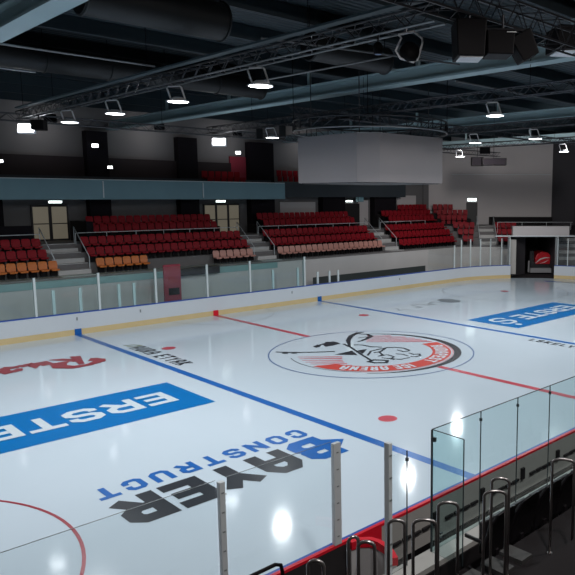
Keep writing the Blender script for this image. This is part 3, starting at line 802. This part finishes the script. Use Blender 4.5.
for x0,x1,l in ((-7.9,-3.15,'left'),(-1.7,2.95,'middle'),(4.5,7.2,'right')):  # sheets added to darken the lower part of the upper wall
    tag(MB().box(x0,x1,22.62,22.75,7.6,9.2).build('barrier', M['dark_sheet']), f'dark sheet added to darken the balcony back wall, {l} part', 'barrier')
# doors in the back wall
def door(n, x0, x1, leaves, label, y=22.98, z0=4.1, z1=6.25, light=True):
    t = struct(MB().box(x0, x1, y-.10, y, z0, z1).build(f'door_{n}', M['door_frame'])); t['label'] = label
    w = (x1-x0)/leaves
    for i in range(leaves):
        MB().box(x0+w*i+.10, x0+w*(i+1)-.10, y-.13, y-.10, z0+.1, z1-.1).build('door_glass', M['door_glass'], t)
        MB().box(x0+w*i+.10, x0+w*(i+1)-.10, y-.15, y-.13, z0+1.0, z0+1.06).build('push_bar', M['door_frame'], t)
    return t
door(1, -6.3, -4.2, 2, 'glazed double door with warm light, left')
door(2, 5.0, 7.95, 3, 'glazed door with warm light under the balcony')
t = struct(MB().box(17.0, 20.0, 22.80, 22.86, 4.1, 6.3).build('door_3', M['wall_light']))
MB().box(18.1, 19.9, 22.76, 22.80, 4.1, 6.2).build('door_leaf', M['door_frame'], t)
# black corner door and end-wall door
mb = MB(); dbox(mb, SW-.06, SW, 8.05, 9.15, 4.1, 6.25); o = struct(mb.build('door_4', M['door_frame'])); o['label'] = 'black door in the corner wall'
o = struct(MB().box(ex-.06, ex, ey-4.3, ey-2.6, 4.1, 6.9).build('door_5', M['door_frame']))
def sign(label, loc, rz, w=.55, h=.16):
    t = thing('exit_light', label, 'light', loc, rz)
    MB().box(-w/2,w/2,-.10,0,0,h).build('housing', M['lamp_body'], t)
    MB().box(-w/2+.03,w/2-.03,-.115,-.10,.02,h-.02).build('lens', M['exit_light'], t)
tag(MB().tube([dg(SW-.05,6.6,8.95),dg(SW-.05,16.3,8.95)], .035).build('wall_conduit', M['alu']), 'thin pale conduit running across the corner wall', 'pipe')
sign('small bright light over the left glazed door', (-4.9,22.98,6.36), 0, .8)
sign('small bright light over the glazed door under the balcony', (6.4,22.98,6.36), 0, .8)
sign('small bright light over the pale door behind the third block', (18.6,22.74,6.32), 0, .8)
sign('small bright light over the black corner door', dg(SW-.02,8.6,6.36), R(-45), .9, .3)
sign('small bright light over the end wall door', (ex-.02,ey-3.4,7.0), R(-90), .5, .3)
# dark wainscot along the corner wall
mb = MB(); dbox(mb, SW-.5, SW-.01, 10.3, TW1, 4.1, 4.85)
tag(mb.build('barrier', M['concrete_dk']), 'dark low barrier under the corner wall', 'barrier')
# platform over the tunnel
mb = MB(); dbox(mb, 30.2, 37, 12.45, 19.5, 3.45, 3.6); dbox(mb, 30.2, 30.4, 12.45, 19.5, 3.6, 3.9); dbox(mb, 33.6, 37, 12.45, 19.5, 3.6, 4.1)
o = struct(mb.build('floor_ledge', M['concrete_dk'])); o['label'] = 'dark ledge above the gate tunnel'
# steps block right of the gate
t = thing('side_steps', 'pale stepped terrace right of the gate at the picture edge', 'steps')
for k in range(9):
    dbox(MB(), 29.2+.28*k, 29.2+.28*(k+1) if k < 8 else 32.5, G1+.6, 19.5, 0, 1.3+.26*k).build('step', M['step'] if k % 2 else M['concrete'], t)

# ================================================================== BENCH AREA BEHIND THE FAR BOARDS
t = thing('players_bench', 'long dark bench below the pale wall right of the centre line', 'bench')
MB().box(6.9, 20.4, 15.0, 15.4, .42, .5).build('seat', M['bench'], t)
MB().box(8.9, 20.4, 15.4, 15.46, .42, 1.24).build('backrest', M['bench'], t)
for x in (7.2,10.4,13.6,16.8,20.0): MB().box(x-.05,x+.05,15.02,15.38,-.07,.42).build('leg', M['bench'], t)
t = thing('players_bench', 'dark bench behind the glass left of the red padded gate', 'bench')
MB().box(-11.5, -3.2, 15.0, 15.4, .42, .5).build('seat', M['bench'], t)
for x in (-11,-8.5,-6,-3.6): MB().box(x-.05,x+.05,15.02,15.38,-.07,.42).build('leg', M['bench'], t)
t = thing('padded_gate', 'tall dark red padded panel behind the far glass', 'gate')
MB().prism([(-2.2,14.8),(-1.15,14.8),(-1.15,14.95),(-2.2,14.95)], -.07, 2.95).build('panel', M['padding_red'], t, bevel=.06)
MB().box(-1.95,-1.4,14.78,14.8,1.9,2.3).build('patch', M['script_red'], t)
MB().box(-1.95,-1.3,14.78,14.8,1.2,1.6).build('patch', M['black'], t)
tag(MB().box(-1.0, 2.0, 15.9, 16.15, 2.1, 2.55).build('dark_canopy', M['column']), 'dark ledge over the opening right of the red padded gate', 'ledge')
# ================================================================== ROOF
rf = struct(MB().box(-34, 46, -40, 30, 12.6, 12.9).build('ceiling', M['deck'])); rf['label'] = 'dark teal corrugated roof sheet'
for i, X in enumerate((-26.6,-14.12,-1.35,12.3,25.2)):
    mb = MB()
    mb.box(X-.28,X+.28,-38,22.9,10.96,11.03); mb.box(X-.28,X+.28,-38,22.9,11.46,11.5); mb.box(X-.03,X+.03,-38,22.9,11.03,11.46)
    for q in range(9): mb.box(X-.06,X+.06,-36+6.4*q-.06,-36+6.4*q+.06,11.5,12.13)
    o = tag(mb.build('roof_beam', M['beam']), ['pale steel roof beam behind the camera, leftmost','broad pale steel beam crossing the upper left corner','long pale steel beam sweeping from the middle to the upper right',
        'pale steel beam low behind the hanging screens at right','farthest pale steel roof beam'][i], 'beam', kind='structure')
mb = MB()
for k in range(19):
    y = -36+3.2*k
    mb.box(-33.9, 45.9, y-.06, y+.06, 12.12, 12.58)
o = struct(mb.build('ceiling_joists', M['deck'])); o['label'] = 'dark purlins under the roof sheet'
def duct(label, x0, x1, Y, z, r, m='duct'):
    t = thing('air_duct', label, 'duct', (x0, Y, z))
    mb = MB(); mb.lathe([(r,0),(r,x1-x0)], 28).xf(Matrix.Rotation(PI/2,4,'Y')); mb.build('pipe', M[m], t, smooth=True)
    mb = MB(); mb.lathe([(0,0),(r*.98,0)], 28).xf(Matrix.Rotation(PI/2,4,'Y')); mb.build('end_cap', M['black'], t)
    mb = MB(); mb.lathe([(0,x1-x0),(r*.98,x1-x0)], 28).xf(Matrix.Rotation(PI/2,4,'Y')); mb.build('end_cap', M['black'], t)
    n = int((x1-x0)/2.2)
    for k in range(n+1):
        xx = .05+(x1-x0-.1)*k/max(1,n)
        MB().lathe([(r+.0,-.03),(r+.035,-.02),(r+.035,.02),(r+.0,.03)], 28).xf(Matrix.Translation((xx,0,0))@Matrix.Rotation(PI/2,4,'Y')).build('seam_ring', M[m], t, smooth=True)
        MB().tube([(xx,0,r),(xx,0,12.6-z)], .015).build('hanger', M['black'], t)
    return t
duct('fat dark air duct under the roof at the upper left', -13.4, -9.6, -4.35, 11.55, .5)
duct('dark air duct ending right of the middle of the near truss', -6.6, -3.3, -4.3, 11.4, .42)
duct('thinner dark air duct near the far upper left', -13.4, -2.0, 5.0, 11.6, .45)
for (x0,x1,Y,z,l) in ((-16.5,-10.6,-2.3,10.5,'thin pale conduit crossing the upper left'),(-13.8,-12.2,2.5,10.7,'short thin conduit left of the first truss'),(-1.0,12.0,-5.5,10.9,'thin conduit beyond the long pale beam')):
    tag(MB().tube([(x0,Y,z),(x1,Y,z)], .03).build('conduit', M['truss_lit']), l, 'pipe')
# diagonal roof braces
for (a,b,l) in (((-9.5,-6.0,10.9),(-2.0,-6.5,11.2),'slender diagonal roof brace beyond the first truss'),((-8.2,-3.6,10.2),(-5.2,-6.5,11.0),'slender cross brace beyond the first truss')):
    tag(MB().tube([a,b], .03).build('roof_brace', M['truss_lit']), l, 'brace')

# ================================================================== TRUSSES
def truss(label, p0, p1, w=.30, h=.30, m='truss', step=.36, mlow=None):
    a, b = Vector(p0), Vector(p1); L = (b-a).length; ang = math.atan2(b.y-a.y, b.x-a.x)
    t = thing('lighting_truss', label, 'truss', tuple(a), ang)
    for yy in (-w/2, w/2):
        for zz in (0, h):
            MB().tube([(0,yy,zz),(L,yy,zz)], .024, 6).build('chord', M[(mlow or m) if zz == 0 else m], t)
    mb = MB(); n = int(L/step)
    for k in range(n):
        x0, x1 = k*step, (k+1)*step; s = k % 2
        for yy in (-w/2, w/2): mb.tube([(x0,yy,0 if s else h),(x1,yy,h if s else 0)], .014, 4, False)
        for zz in (0, h): mb.tube([(x0,-w/2 if s else w/2,zz),(x1,w/2 if s else -w/2,zz)], .012, 4, False)
    mb.build('lattice', M[m], t)
    k = max(2, int(L/6))
    for i in range(k):
        x = L*(i+.5)/k; MB().tube([(x,0,h),(x,0,12.1-a.z)], .012, 4).build('hanger', M['black'], t)
    return t
truss('long lit truss sweeping across the upper picture, with lamps below', (-10.3,10.5,10.0), (-10.3,-12.9,10.0), m='truss', mlow='truss_lit')
tag(MB().box(-10.5,-10.3,-12.8,10.4,10.42,10.47).build('cable_tray', M['tray']), 'long thin cable tray lying along the lit front truss', 'cable tray')
truss('truss beyond the long pale beam, over the hanging screens', (-1.5,10.5,10.0), (-1.5,-12.9,10.0))
truss('third truss, right of the hanging screens', (7.1,10.5,10.0), (7.1,-12.9,10.0))
truss('farthest truss before the light corner wall', (15.8,10.5,10.0), (15.8,-12.9,10.0))
truss('truss over the left end of the ice, left of the picture', (-19.1,10.5,10.0), (-19.1,-12.9,10.0))
truss('dark truss along the near boards at the upper right', (-13.8,-13.3,10.05), (24,-13.3,10.05), w=.5, h=.5, m='truss')
truss('dark truss along the far boards above the balcony', (-19.3,10.9,9.95), (24,10.9,9.95), m='truss')
truss('dark truss along the middle of the hall above the screens', (-1.2,3.9,10.5), (24,3.9,10.5), m='truss')

# ================================================================== LAMPS
def lamp_obj(label, loc, rz, lit=True):
    t = thing('floodlight', label, 'lamp', loc, rz, None)
    MB().lathe([(0,.10),(.12,.10),(.20,.05),(.30,.0),(.315,-.03),(.28,-.03)], 28).build('reflector', M['lamp_body'], t, smooth=True)
    MB().lathe([(0,-.034),(.28,-.030)], 28).build('lens', M['lens'] if lit else M['lens_dead'], t)
    MB().tube([(-.20,0,.05),(-.30,.02,.36),(-.26,.02,.40),(.06,.02,.42),(.10,.02,.38),(.20,0,.05)], .026, 6).build('yoke', M['lamp_body'], t, smooth=True)
    MB().tube([(-.1,.02,.41),(-.1,.02,.56)], .02, 6).build('clamp', M['truss'], t)
    return t
LP = []   # every downlight position (x, y)
rows = {-19.1:[7.0,1.1,-5.2], -10.3:[5.1,1.2,-3.0,-7.1], -1.5:[5.0,-7.65], 7.1:[4.6,-.05,-3.6,-8.2], 15.8:[8.1,.1,-3.9]}
tn = {-19.1:'truss over the left end of the ice', -10.3:'long lit front truss', -1.5:'truss over the hanging screens', 7.1:'third truss right of the screens', 15.8:'farthest truss'}
pos = ['farthest along','second farthest along','third along','nearest along']
proto = None
for X, ys in rows.items():
    for i, y in enumerate(ys):
        lab = f'lit round floodlight, {pos[i]} on the {tn[X]}'
        loc = (X, y, 9.50); rz = R(-43)
        if proto is None: proto = lamp_obj(lab, loc, rz)
        else: dup(proto, loc, rz, lab)
        LP.append((X, y))
t = thing('floodlight', 'unlit dark floodlight in a pale bent frame at the near end of the lit truss', 'lamp', (-10.3,-12.1,9.66), R(-43))
MB().tube([(-.20,0,.24),(.10,0,.30),(.26,0,.18),(.27,0,.10),(.17,0,-.24),(.10,0,-.27),(-.16,0,-.20),(-.25,0,-.06),(-.14,0,.18),(-.20,0,.24)], .022, 6).build('yoke', M['lamp_body'], t, smooth=True)
MB().lathe([(0,.10),(.15,.09),(.20,.0),(.21,-.06),(.18,-.07)], 24).xf(Matrix.Translation((.03,.02,-.06))@Matrix.Rotation(R(72),4,'X')).build('reflector', M['black'], t, smooth=True)
MB().lathe([(0,-.05),(.18,-.05)], 24).xf(Matrix.Translation((.03,.02,-.06))@Matrix.Rotation(R(72),4,'X')).build('lens', M['lens_dead'], t)
MB().tube([(-.05,0,.27),(-.05,0,.36)], .02, 6).build('clamp', M['truss'], t)
t2 = thing('stage_light', 'small round stage light beside the unlit floodlight', 'lamp', (-10.35,-11.3,9.75))
MB().lathe([(0,-.12),(.09,-.10),(.10,.05),(.05,.12),(0,.12)], 16).build('body', M['black'], t2, smooth=True)
MB().lathe([(0,-.125),(.07,-.115)], 16).build('lens', M['thin_blue'], t2)
MB().tube([(0,0,.1),(0,0,.26)], .02).build('clamp', M['truss'], t2)
# square floodlights facing the near stands at the far truss ends
def square_flood(label, loc, rz, s=1.0):
    t = thing('square_floodlight', label, 'lamp', loc, rz)
    MB().box(-.36*s,.36*s,-.06,.10,-.20*s,.20*s).build('housing', M['lamp_body'], t, bevel=.02)
    MB().box(-.31*s,.31*s,-.075,-.06,-.16*s,.16*s).build('lens', M['lens'], t)
    MB().tube([(-.38*s,.02,0),(-.38*s,.02,.34),(.38*s,.02,.34),(.38*s,.02,0)], .018).build('yoke', M['truss'], t)
    t.rotation_euler = (R(-14), 0, rz); return t
square_flood('bright square floodlight facing out at the left end of the lit truss', (-10.35,9.6,9.55), R(-43))
square_flood('bright square floodlight facing out, above the middle stairs', (-1.5,9.6,9.52), R(-43))
def small_lamp(label, loc, rz, s=.16):
    t = thing('spot_lamp', label, 'lamp', loc, rz)
    MB().box(-s,s,0,.14,-s*.6,s*.6).build('housing', M['black'], t); MB().box(-s+.02,s-.02,-.015,0,-s*.6+.02,s*.6-.02).build('lens', M['lens_small'], t)
    return t
small_lamp('tiny bright lamp over the balcony at the left picture edge', (-7.9,22.2,8.75), R(-30))
small_lamp('tiny bright lamp over the balcony between the black columns', (-1.75,22.2,8.6), R(-30))
small_lamp('tiny lamp beside the second black column', (-2.6,22.2,9.9), R(-30), .2)
small_lamp('tiny lamp over the dark red balcony door', (8.0,22.9,10.0), R(-30), .2)
o = tag(MB().box(7.25,8.6,22.85,22.99,7.6,9.7).build('door_6', M['padding_red'])); struct(o); o['label'] = 'dark red door at the back of the balcony'
# dark stage speakers and lights hanging beyond
def hung(name, label, cat, loc, rz, boxes, top):
    t = thing(name, label, cat, loc, rz)
    for nm, b, m in boxes: MB().box(*b).build(nm, M[m], t, bevel=.03)
    MB().tube([(0,0,0),(0,0,top)], .02).build('hanger', M['black'], t)
    return t
hung('hanging_speaker', 'black hanging speaker left of its wider twin before the light wall', 'speaker', (20.0,9.9,9.7), R(-45), [('cabinet',(-.45,.45,-.3,.3,-.65,0),'black'),('grille',(-.4,.4,-.33,-.3,-.6,-.05),'column')], 2.4)
hung('hanging_speaker', 'black wide hanging speaker before the light corner wall', 'speaker', (20.0,8.4,9.55), R(-45), [('cabinet',(-.85,.0,-.3,.3,-.5,0),'black'),('cabinet',(.05,.9,-.3,.3,-.5,.02),'black'),('grille',(-.8,.8,-.33,-.3,-.45,-.05),'column')], 2.5)
hung('stage_light', 'dark stage light next to the bright square floodlight', 'lamp', (-10.3,8.3,9.7), R(-43), [('body',(-.25,.25,-.2,.2,-.3,.1),'black'),('clamp',(-.03,.03,-.03,.03,.1,.3),'truss')], .3)
hung('stage_light', 'small dark stage light left above the balcony door', 'lamp', (-1.5,6.0,9.5), R(-43), [('body',(-.15,.15,-.12,.12,-.05,.45),'duct'),('clamp',(-.03,.03,-.03,.03,.3,.5),'truss')], .1)
for i,(px_,l) in enumerate((((-1.5,4.2),'small dark stage light, right one of the pair over the balcony door'),)):
    hung('stage_light', l, 'lamp', (px_[0],px_[1],9.5), R(-43), [('body',(-.15,.15,-.12,.12,-.05,.45),'duct'),('clamp',(-.03,.03,-.03,.03,.3,.5),'truss')], .1)
# big speaker cluster near the viewer
sc = thing('speaker_cluster', 'large black speaker cluster hanging from the near truss', 'speaker', (-9.78,-13.35,9.80), R(-41))
sc.scale = (.70,.70,.72)
def wedge(mb, x0, x1, y0, y1, z0, z1, k):
    mb.box(x0,x1,y0,y1,z0,z1); n = len(mb.v)-8
    for i in (0,1,2,3): x,y,zz = mb.v[n+i]; mb.v[n+i] = ((x-(x0+x1)/2)*k+(x0+x1)/2, y, zz)
    return mb
wedge(MB(), -.62,.18,-.5,.5,-.62,.28,.88).build('cabinet', M['black'], sc, bevel=.03)
MB().box(-.50,.10,-.42,.30,-.65,-.62).build('grille', M['lamp_body'], sc)['label'] = 'pale underside grille'
wedge(MB(), .20,.95,-.4,.4,-.55,.05,.92).build('cabinet', M['black'], sc, bevel=.03)
c3 = wedge(MB(), -.3,.3,-.35,.35,-.42,.25,.8).build('cabinet', M['black'], sc, bevel=.03); c3.location = (1.22,0,-.22); c3.rotation_euler = (0,R(-28),0)
MB().prism([(.72,-.42),(.98,-.42),(.85,-.43)], -.02, .0).build('handle', M['lamp_body'], sc)
MB().tube([(-.2,0,.28),(-.2,0,.5)], .03).build('hanger', M['truss'], sc); MB().tube([(.7,0,.05),(.7,0,.5)], .03).build('hanger', M['truss'], sc)
MB().box(.05,1.4,-.06,.06,.10,.16).build('frame_bar', M['truss'], sc)
sc2 = thing('speaker_cluster', 'black speaker cluster hanging at the upper right picture edge', 'speaker', (-3.5,-11.9,10.4), R(-38))
MB().box(-.8,.6,-.5,.5,.2,.8).build('cabinet', M['black'], sc2, bevel=.03)
MB().box(-.7,.2,-.4,.4,.17,.2).build('grille', M['lamp_body'], sc2)
MB().tube([(0,0,.8),(0,0,1.9)], .03).build('hanger', M['truss'], sc2)

# ================================================================== VIDEO CUBE
a, b, z0, z1 = 2.40, 1.82, 7.36, 9.24
oct_ = [(-a,b),(-a,-b),(-b,-a),(b,-a),(a,-b),(a,b),(b,a),(-b,a)]
cube = thing('video_cube', 'large grey switched-off eight-sided screen cube hanging over centre ice', 'scoreboard', (0,0,z0))
MB().prism(oct_, 0.04, z1-z0-.04).build('core', M['cube_edge'], cube)
for i in range(8):
    p, q = Vector(oct_[i]), Vector(oct_[(i+1)%8]); d = (q-p).normalized(); n = Vector((d.y,-d.x))
    if n.dot((p+q)/2) < 0: n = -n
    e = -.018
    MB().prism([tuple(p+d*e), tuple(q-d*e), tuple(q-d*e+n*.05), tuple(p+d*e+n*.05)], .0, z1-z0).build('screen', M['cube'], cube)
MB().prism([(x*.97,y*.97) for x,y in oct_], -.02, .04).build('bottom_plate', M['cube_edge'], cube)
for x,y in ((-2,-1.5),(2,-1.5),(-2,1.5),(2,1.5)): MB().tube([(x,y,z1-z0),(x,y,12.5-z0)], .02).build('cable', M['truss'], cube)
ring = thing('ring_truss', 'round lighting truss above the hanging screens', 'truss', (0,0,9.45))
for r_ in (3.25,):
    for zz in (0,.42): MB().tube(arcs := [(r_*math.cos(R(q)), r_*math.sin(R(q)), zz) for q in range(0,361,8)], .035).build('chord', M['truss_lit' if zz==0 else 'truss'], ring, smooth=True)
mb = MB()
for q in range(0,360,12):
    p = (3.25*math.cos(R(q)),3.25*math.sin(R(q))); mb.tube([(p[0],p[1],0),(p[0],p[1],.42)], .022, 5)
    p2 = (3.25*math.cos(R(q+12)),3.25*math.sin(R(q+12))); mb.tube([(p[0],p[1],0),(p2[0],p2[1],.42)], .014, 4)
mb.build('lattice', M['truss'], ring)
for q in (45,135,225,315): MB().tube([(3.25*math.cos(R(q)),3.25*math.sin(R(q)),.42),(3.25*math.cos(R(q)),3.25*math.sin(R(q)),3.1)], .015).build('hanger', M['black'], ring)

# ================================================================== NEAR STAND
o = struct(MB().box(-21.5, 20, -16.44, -16.12, 0, 2.35).build('wall_parapet', M['concrete_dk'])); o['label'] = 'low parapet wall of the near stand'
o = struct(MB().box(-21.5, 20, -16.42, -16.14, 2.35, 2.42).build('trim_parapet', M['board_back'])); o['label'] = 'pale top of the near parapet'
NT = [(-16.5,2.20),(-17.3,2.85),(-18.3,3.45),(-19.2,4.05),(-20.6,4.65),(-22.2,5.2)]
for k,(y,z) in enumerate(NT):
    y2 = NT[k+1][0] if k < 5 else -34
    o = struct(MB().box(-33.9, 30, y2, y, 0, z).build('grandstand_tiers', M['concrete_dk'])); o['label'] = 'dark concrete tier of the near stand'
t = thing('aisle_stairs', 'short grey steps with striped nosings among the near handrails', 'stairs')
for k in range(3):
    x0 = -16.0+.62*k
    MB().box(x0, x0+.5, -17.3, -16.95, 2.2, 2.52).build('step', M['concrete_dk'], t)
    for j in range(3): MB().box(x0+.05+.15*j, x0+.12+.15*j, -17.28, -16.97, 2.52, 2.525).build('nosing', M['nosing'], t)
for k in range(4):
    x0 = -15.3+.34*k
    MB().box(x0, x0+.2, -17.62, -17.32, 2.85, 2.90).build('nosing', M['nosing'], t)
# black seats in the first near row (seen from behind)
def near_seat(label, loc):
    t = thing('folding_seat', label, 'seat', loc, PI, 'black seats in the first near row')
    prof = [(-.22,.30),(-.255,.52),(-.25,.76),(-.18,.90),(-.06,.95),(.06,.95),(.18,.90),(.25,.76),(.255,.52),(.22,.30)]
    n = len(prof); mb = MB(); yo = lambda x, z: .10+.12*(z-.3)/.5-1.0*x*x
    mb.v = [(x,yo(x,z),z) for x,z in prof]+[(x,yo(x,z)+.04,z) for x,z in prof]
    mb.f = [tuple(range(n)), tuple(range(2*n-1,n-1,-1))]+[(i,(i+1)%n,n+(i+1)%n,n+i) for i in range(n)]
    mb.build('backrest', M['seat_black'], t, bevel=.01)
    m2 = MB().box(-.21,.21,-.02,.04,.34,.74); m2.build('seat_pan', M['seat_black'], t, bevel=.015)
    MB().box(-.03,.03,.02,.12,0,.36).build('leg', M['seat_black'], t)
    for x in (-.24,.24): MB().box(x-.012,x+.012,-.2,.12,.50,.54).build('armrest', M['bracket'], t)
    return t
pr_ = None
for i in range(12):
    x = -13.75+.53*i; lab = f'black folding seat, {ORD[i]} from the left along the near parapet'
    loc = (x, -16.80, 2.20)
    if pr_ is None: pr_ = near_seat(lab, loc)
    else: dup(pr_, loc, PI, lab)
# handrail loops
LOOPS = [((-16.94,-17.34),(-16.86,-17.44),3.90), ((-16.50,-17.33),(-16.42,-17.37),3.92), ((-16.46,-17.41),(-16.37,-17.52),3.90),
         ((-16.04,-17.35),(-15.94,-17.46),3.92), ((-15.85,-17.48),(-15.71,-17.64),3.90), ((-15.46,-17.44),(-15.33,-17.58),3.92),
         ((-14.96,-17.61),(-14.81,-17.77),3.92), ((-14.69,-17.50),(-14.58,-17.64),3.94), ((-13.85,-17.70),(-13.72,-17.90),3.96)]
for i,(p,q,zt) in enumerate(LOOPS):
    zb = 2.85; d = Vector((q[0]-p[0], q[1]-p[1])); L = d.length; d.normalize()
    pts = [(p[0],p[1],zb),(p[0],p[1],zt-.05)]
    for k in range(1,8):
        s = k/8; ang = PI*s
        pts.append((p[0]+d.x*L*(1-math.cos(ang))/2, p[1]+d.y*L*(1-math.cos(ang))/2, zt-.05+.05*math.sin(ang)))
    pts += [(q[0],q[1],zt-.05),(q[0],q[1],zb)]
    t = thing('handrail_loop', f'narrow upright steel handrail loop, {ORD[i]} from the left in the near stand', 'handrail', (p[0],p[1],zb))
    MB().tube([(a_-p[0],b_-p[1],c_-zb) for a_,b_,c_ in pts], .0155, 8).build('tube', M['steel'], t, smooth=True)
    for r_ in (p,q): MB().lathe([(0,0),(.03,0),(.03,.008),(0,.008)], 12, (r_[0]-p[0],r_[1]-p[1],0)).build('foot_plate', M['steel'], t)
tag(MB().tube([(-18.6,-16.62,3.49),(-16.76,-16.62,3.50),(-16.70,-16.62,3.47),(-16.685,-16.62,3.40),(-16.68,-16.62,2.2)], .018, 8).build('parapet_rail', M['black'], smooth=True),
    'black handrail bending down at the bottom edge of the picture', 'handrail')
# bench clutter in the near bench area
t = thing('players_bench', 'dark bench between the near boards and the parapet', 'bench')
MB().box(-21,-12.9,-15.3,-14.9,.40,.46).build('seat', M['concrete_dk'], t)
MB().box(-12.4,-2,-15.3,-14.9,.40,.46).build('seat', M['concrete_dk'], t)
for x in (-20,-18,-16,-14,-11,-8,-5): MB().box(x-.04,x+.04,-15.25,-14.95,-.07,.40).build('leg', M['black'], t)

# ================================================================== LIGHT
for i,(x,y) in enumerate(LP):
    l = bpy.data.lights.new('flood', 'AREA'); l.shape = 'DISK'; l.size = .6; l.energy = PWR; l.color = (.93,.97,1.0); l.spread = R(175)
    o = bpy.data.objects.new('flood_light', l); COL.objects.link(o); o.location = (x, y, 9.44)
def fill_flood(name, label, loc, target, energy, size=.5, spread=150, vis=True):  # fill lamp with a housing, added to brighten a dark zone
    d = (Vector(target)-Vector(loc)).normalized(); q = d.to_track_quat('-Z','Y')
    if vis:
        t = thing('square_floodlight', label, 'lamp', loc); t.rotation_mode = 'QUATERNION'; t.rotation_quaternion = q
        MB().box(-.34,.34,-.22,.22,-.02,.14).build('housing', M['black'], t, bevel=.02)
        MB().box(-.30,.30,-.18,.18,-.03,-.02).build('lens', M['lens_small'], t)
    l = bpy.data.lights.new(name, 'AREA'); l.shape = 'SQUARE'; l.size = size; l.energy = energy; l.color = (1.0,.96,.94); l.spread = R(spread)
    o = bpy.data.objects.new(name, l); COL.objects.link(o); o.location = Vector(loc)+d*.06; o.rotation_mode = 'QUATERNION'; o.rotation_quaternion = q
fill_flood('corner_fill_light', 'added floodlight brightening the corner wall, upper of two', (15.8,6.0,9.8), (31,20,8.0), 200, spread=120)  # lamps added on the truss to brighten the corner wall
fill_flood('corner_fill_light', 'added floodlight brightening the corner wall, right of two', (15.8,-2.0,9.8), (35.5,15,8.0), 200, spread=120)
for i,x in enumerate((-16.5,-8.0,1.5)):  # unseen lamps added to light the board backs and near stand
    fill_flood('near_fill_light', f'added unseen floodlight brightening the near stand, {ORD[i]} along it', (x,-20.5,11.6), (x+1,-14,0), 240)
for i,x in enumerate((-5.6,.9,6.6,14.0)):  # fill lamps added to brighten the top of the back wall
    fill_flood('wall_light', f'added floodlight brightening the upper back wall, {ORD[i]} from the left', (x,20.8,11.2), (x,23,10.4), 9)
w = bpy.data.worlds.new('hall'); SC.world = w; w.use_nodes = True
w.node_tree.nodes['Background'].inputs['Color'].default_value = (0.35, 0.5, 0.6, 1)
w.node_tree.nodes['Background'].inputs['Strength'].default_value = 0.01

# ================================================================== CAMERA
cam = bpy.data.cameras.new('camera'); co = bpy.data.objects.new('camera', cam); COL.objects.link(co)
yaw, pitch, roll, f = .815, -.134, .002, 675.197
fwv = Vector((math.sin(yaw)*math.cos(pitch), math.cos(yaw)*math.cos(pitch), math.sin(pitch)))
r0 = Vector((math.cos(yaw), -math.sin(yaw), 0)); u0 = r0.cross(fwv)
rv = r0*math.cos(roll)+u0*math.sin(roll); uv = -r0*math.sin(roll)+u0*math.cos(roll)
mw = Matrix((rv, uv, -fwv)).transposed().to_4x4(); mw.translation = CAM
co.matrix_world = mw
cam.sensor_width = 36; cam.lens = f/575*36; cam.shift_x = -(413.919-287.5)/575; cam.clip_end = 300; cam.clip_start = .05
SC.camera = co
SC.view_settings.view_transform = 'Standard'; SC.view_settings.look = 'None'; SC.view_settings.gamma = 1
SC.view_settings.use_curve_mapping = False; SC.view_settings.exposure = EXPO
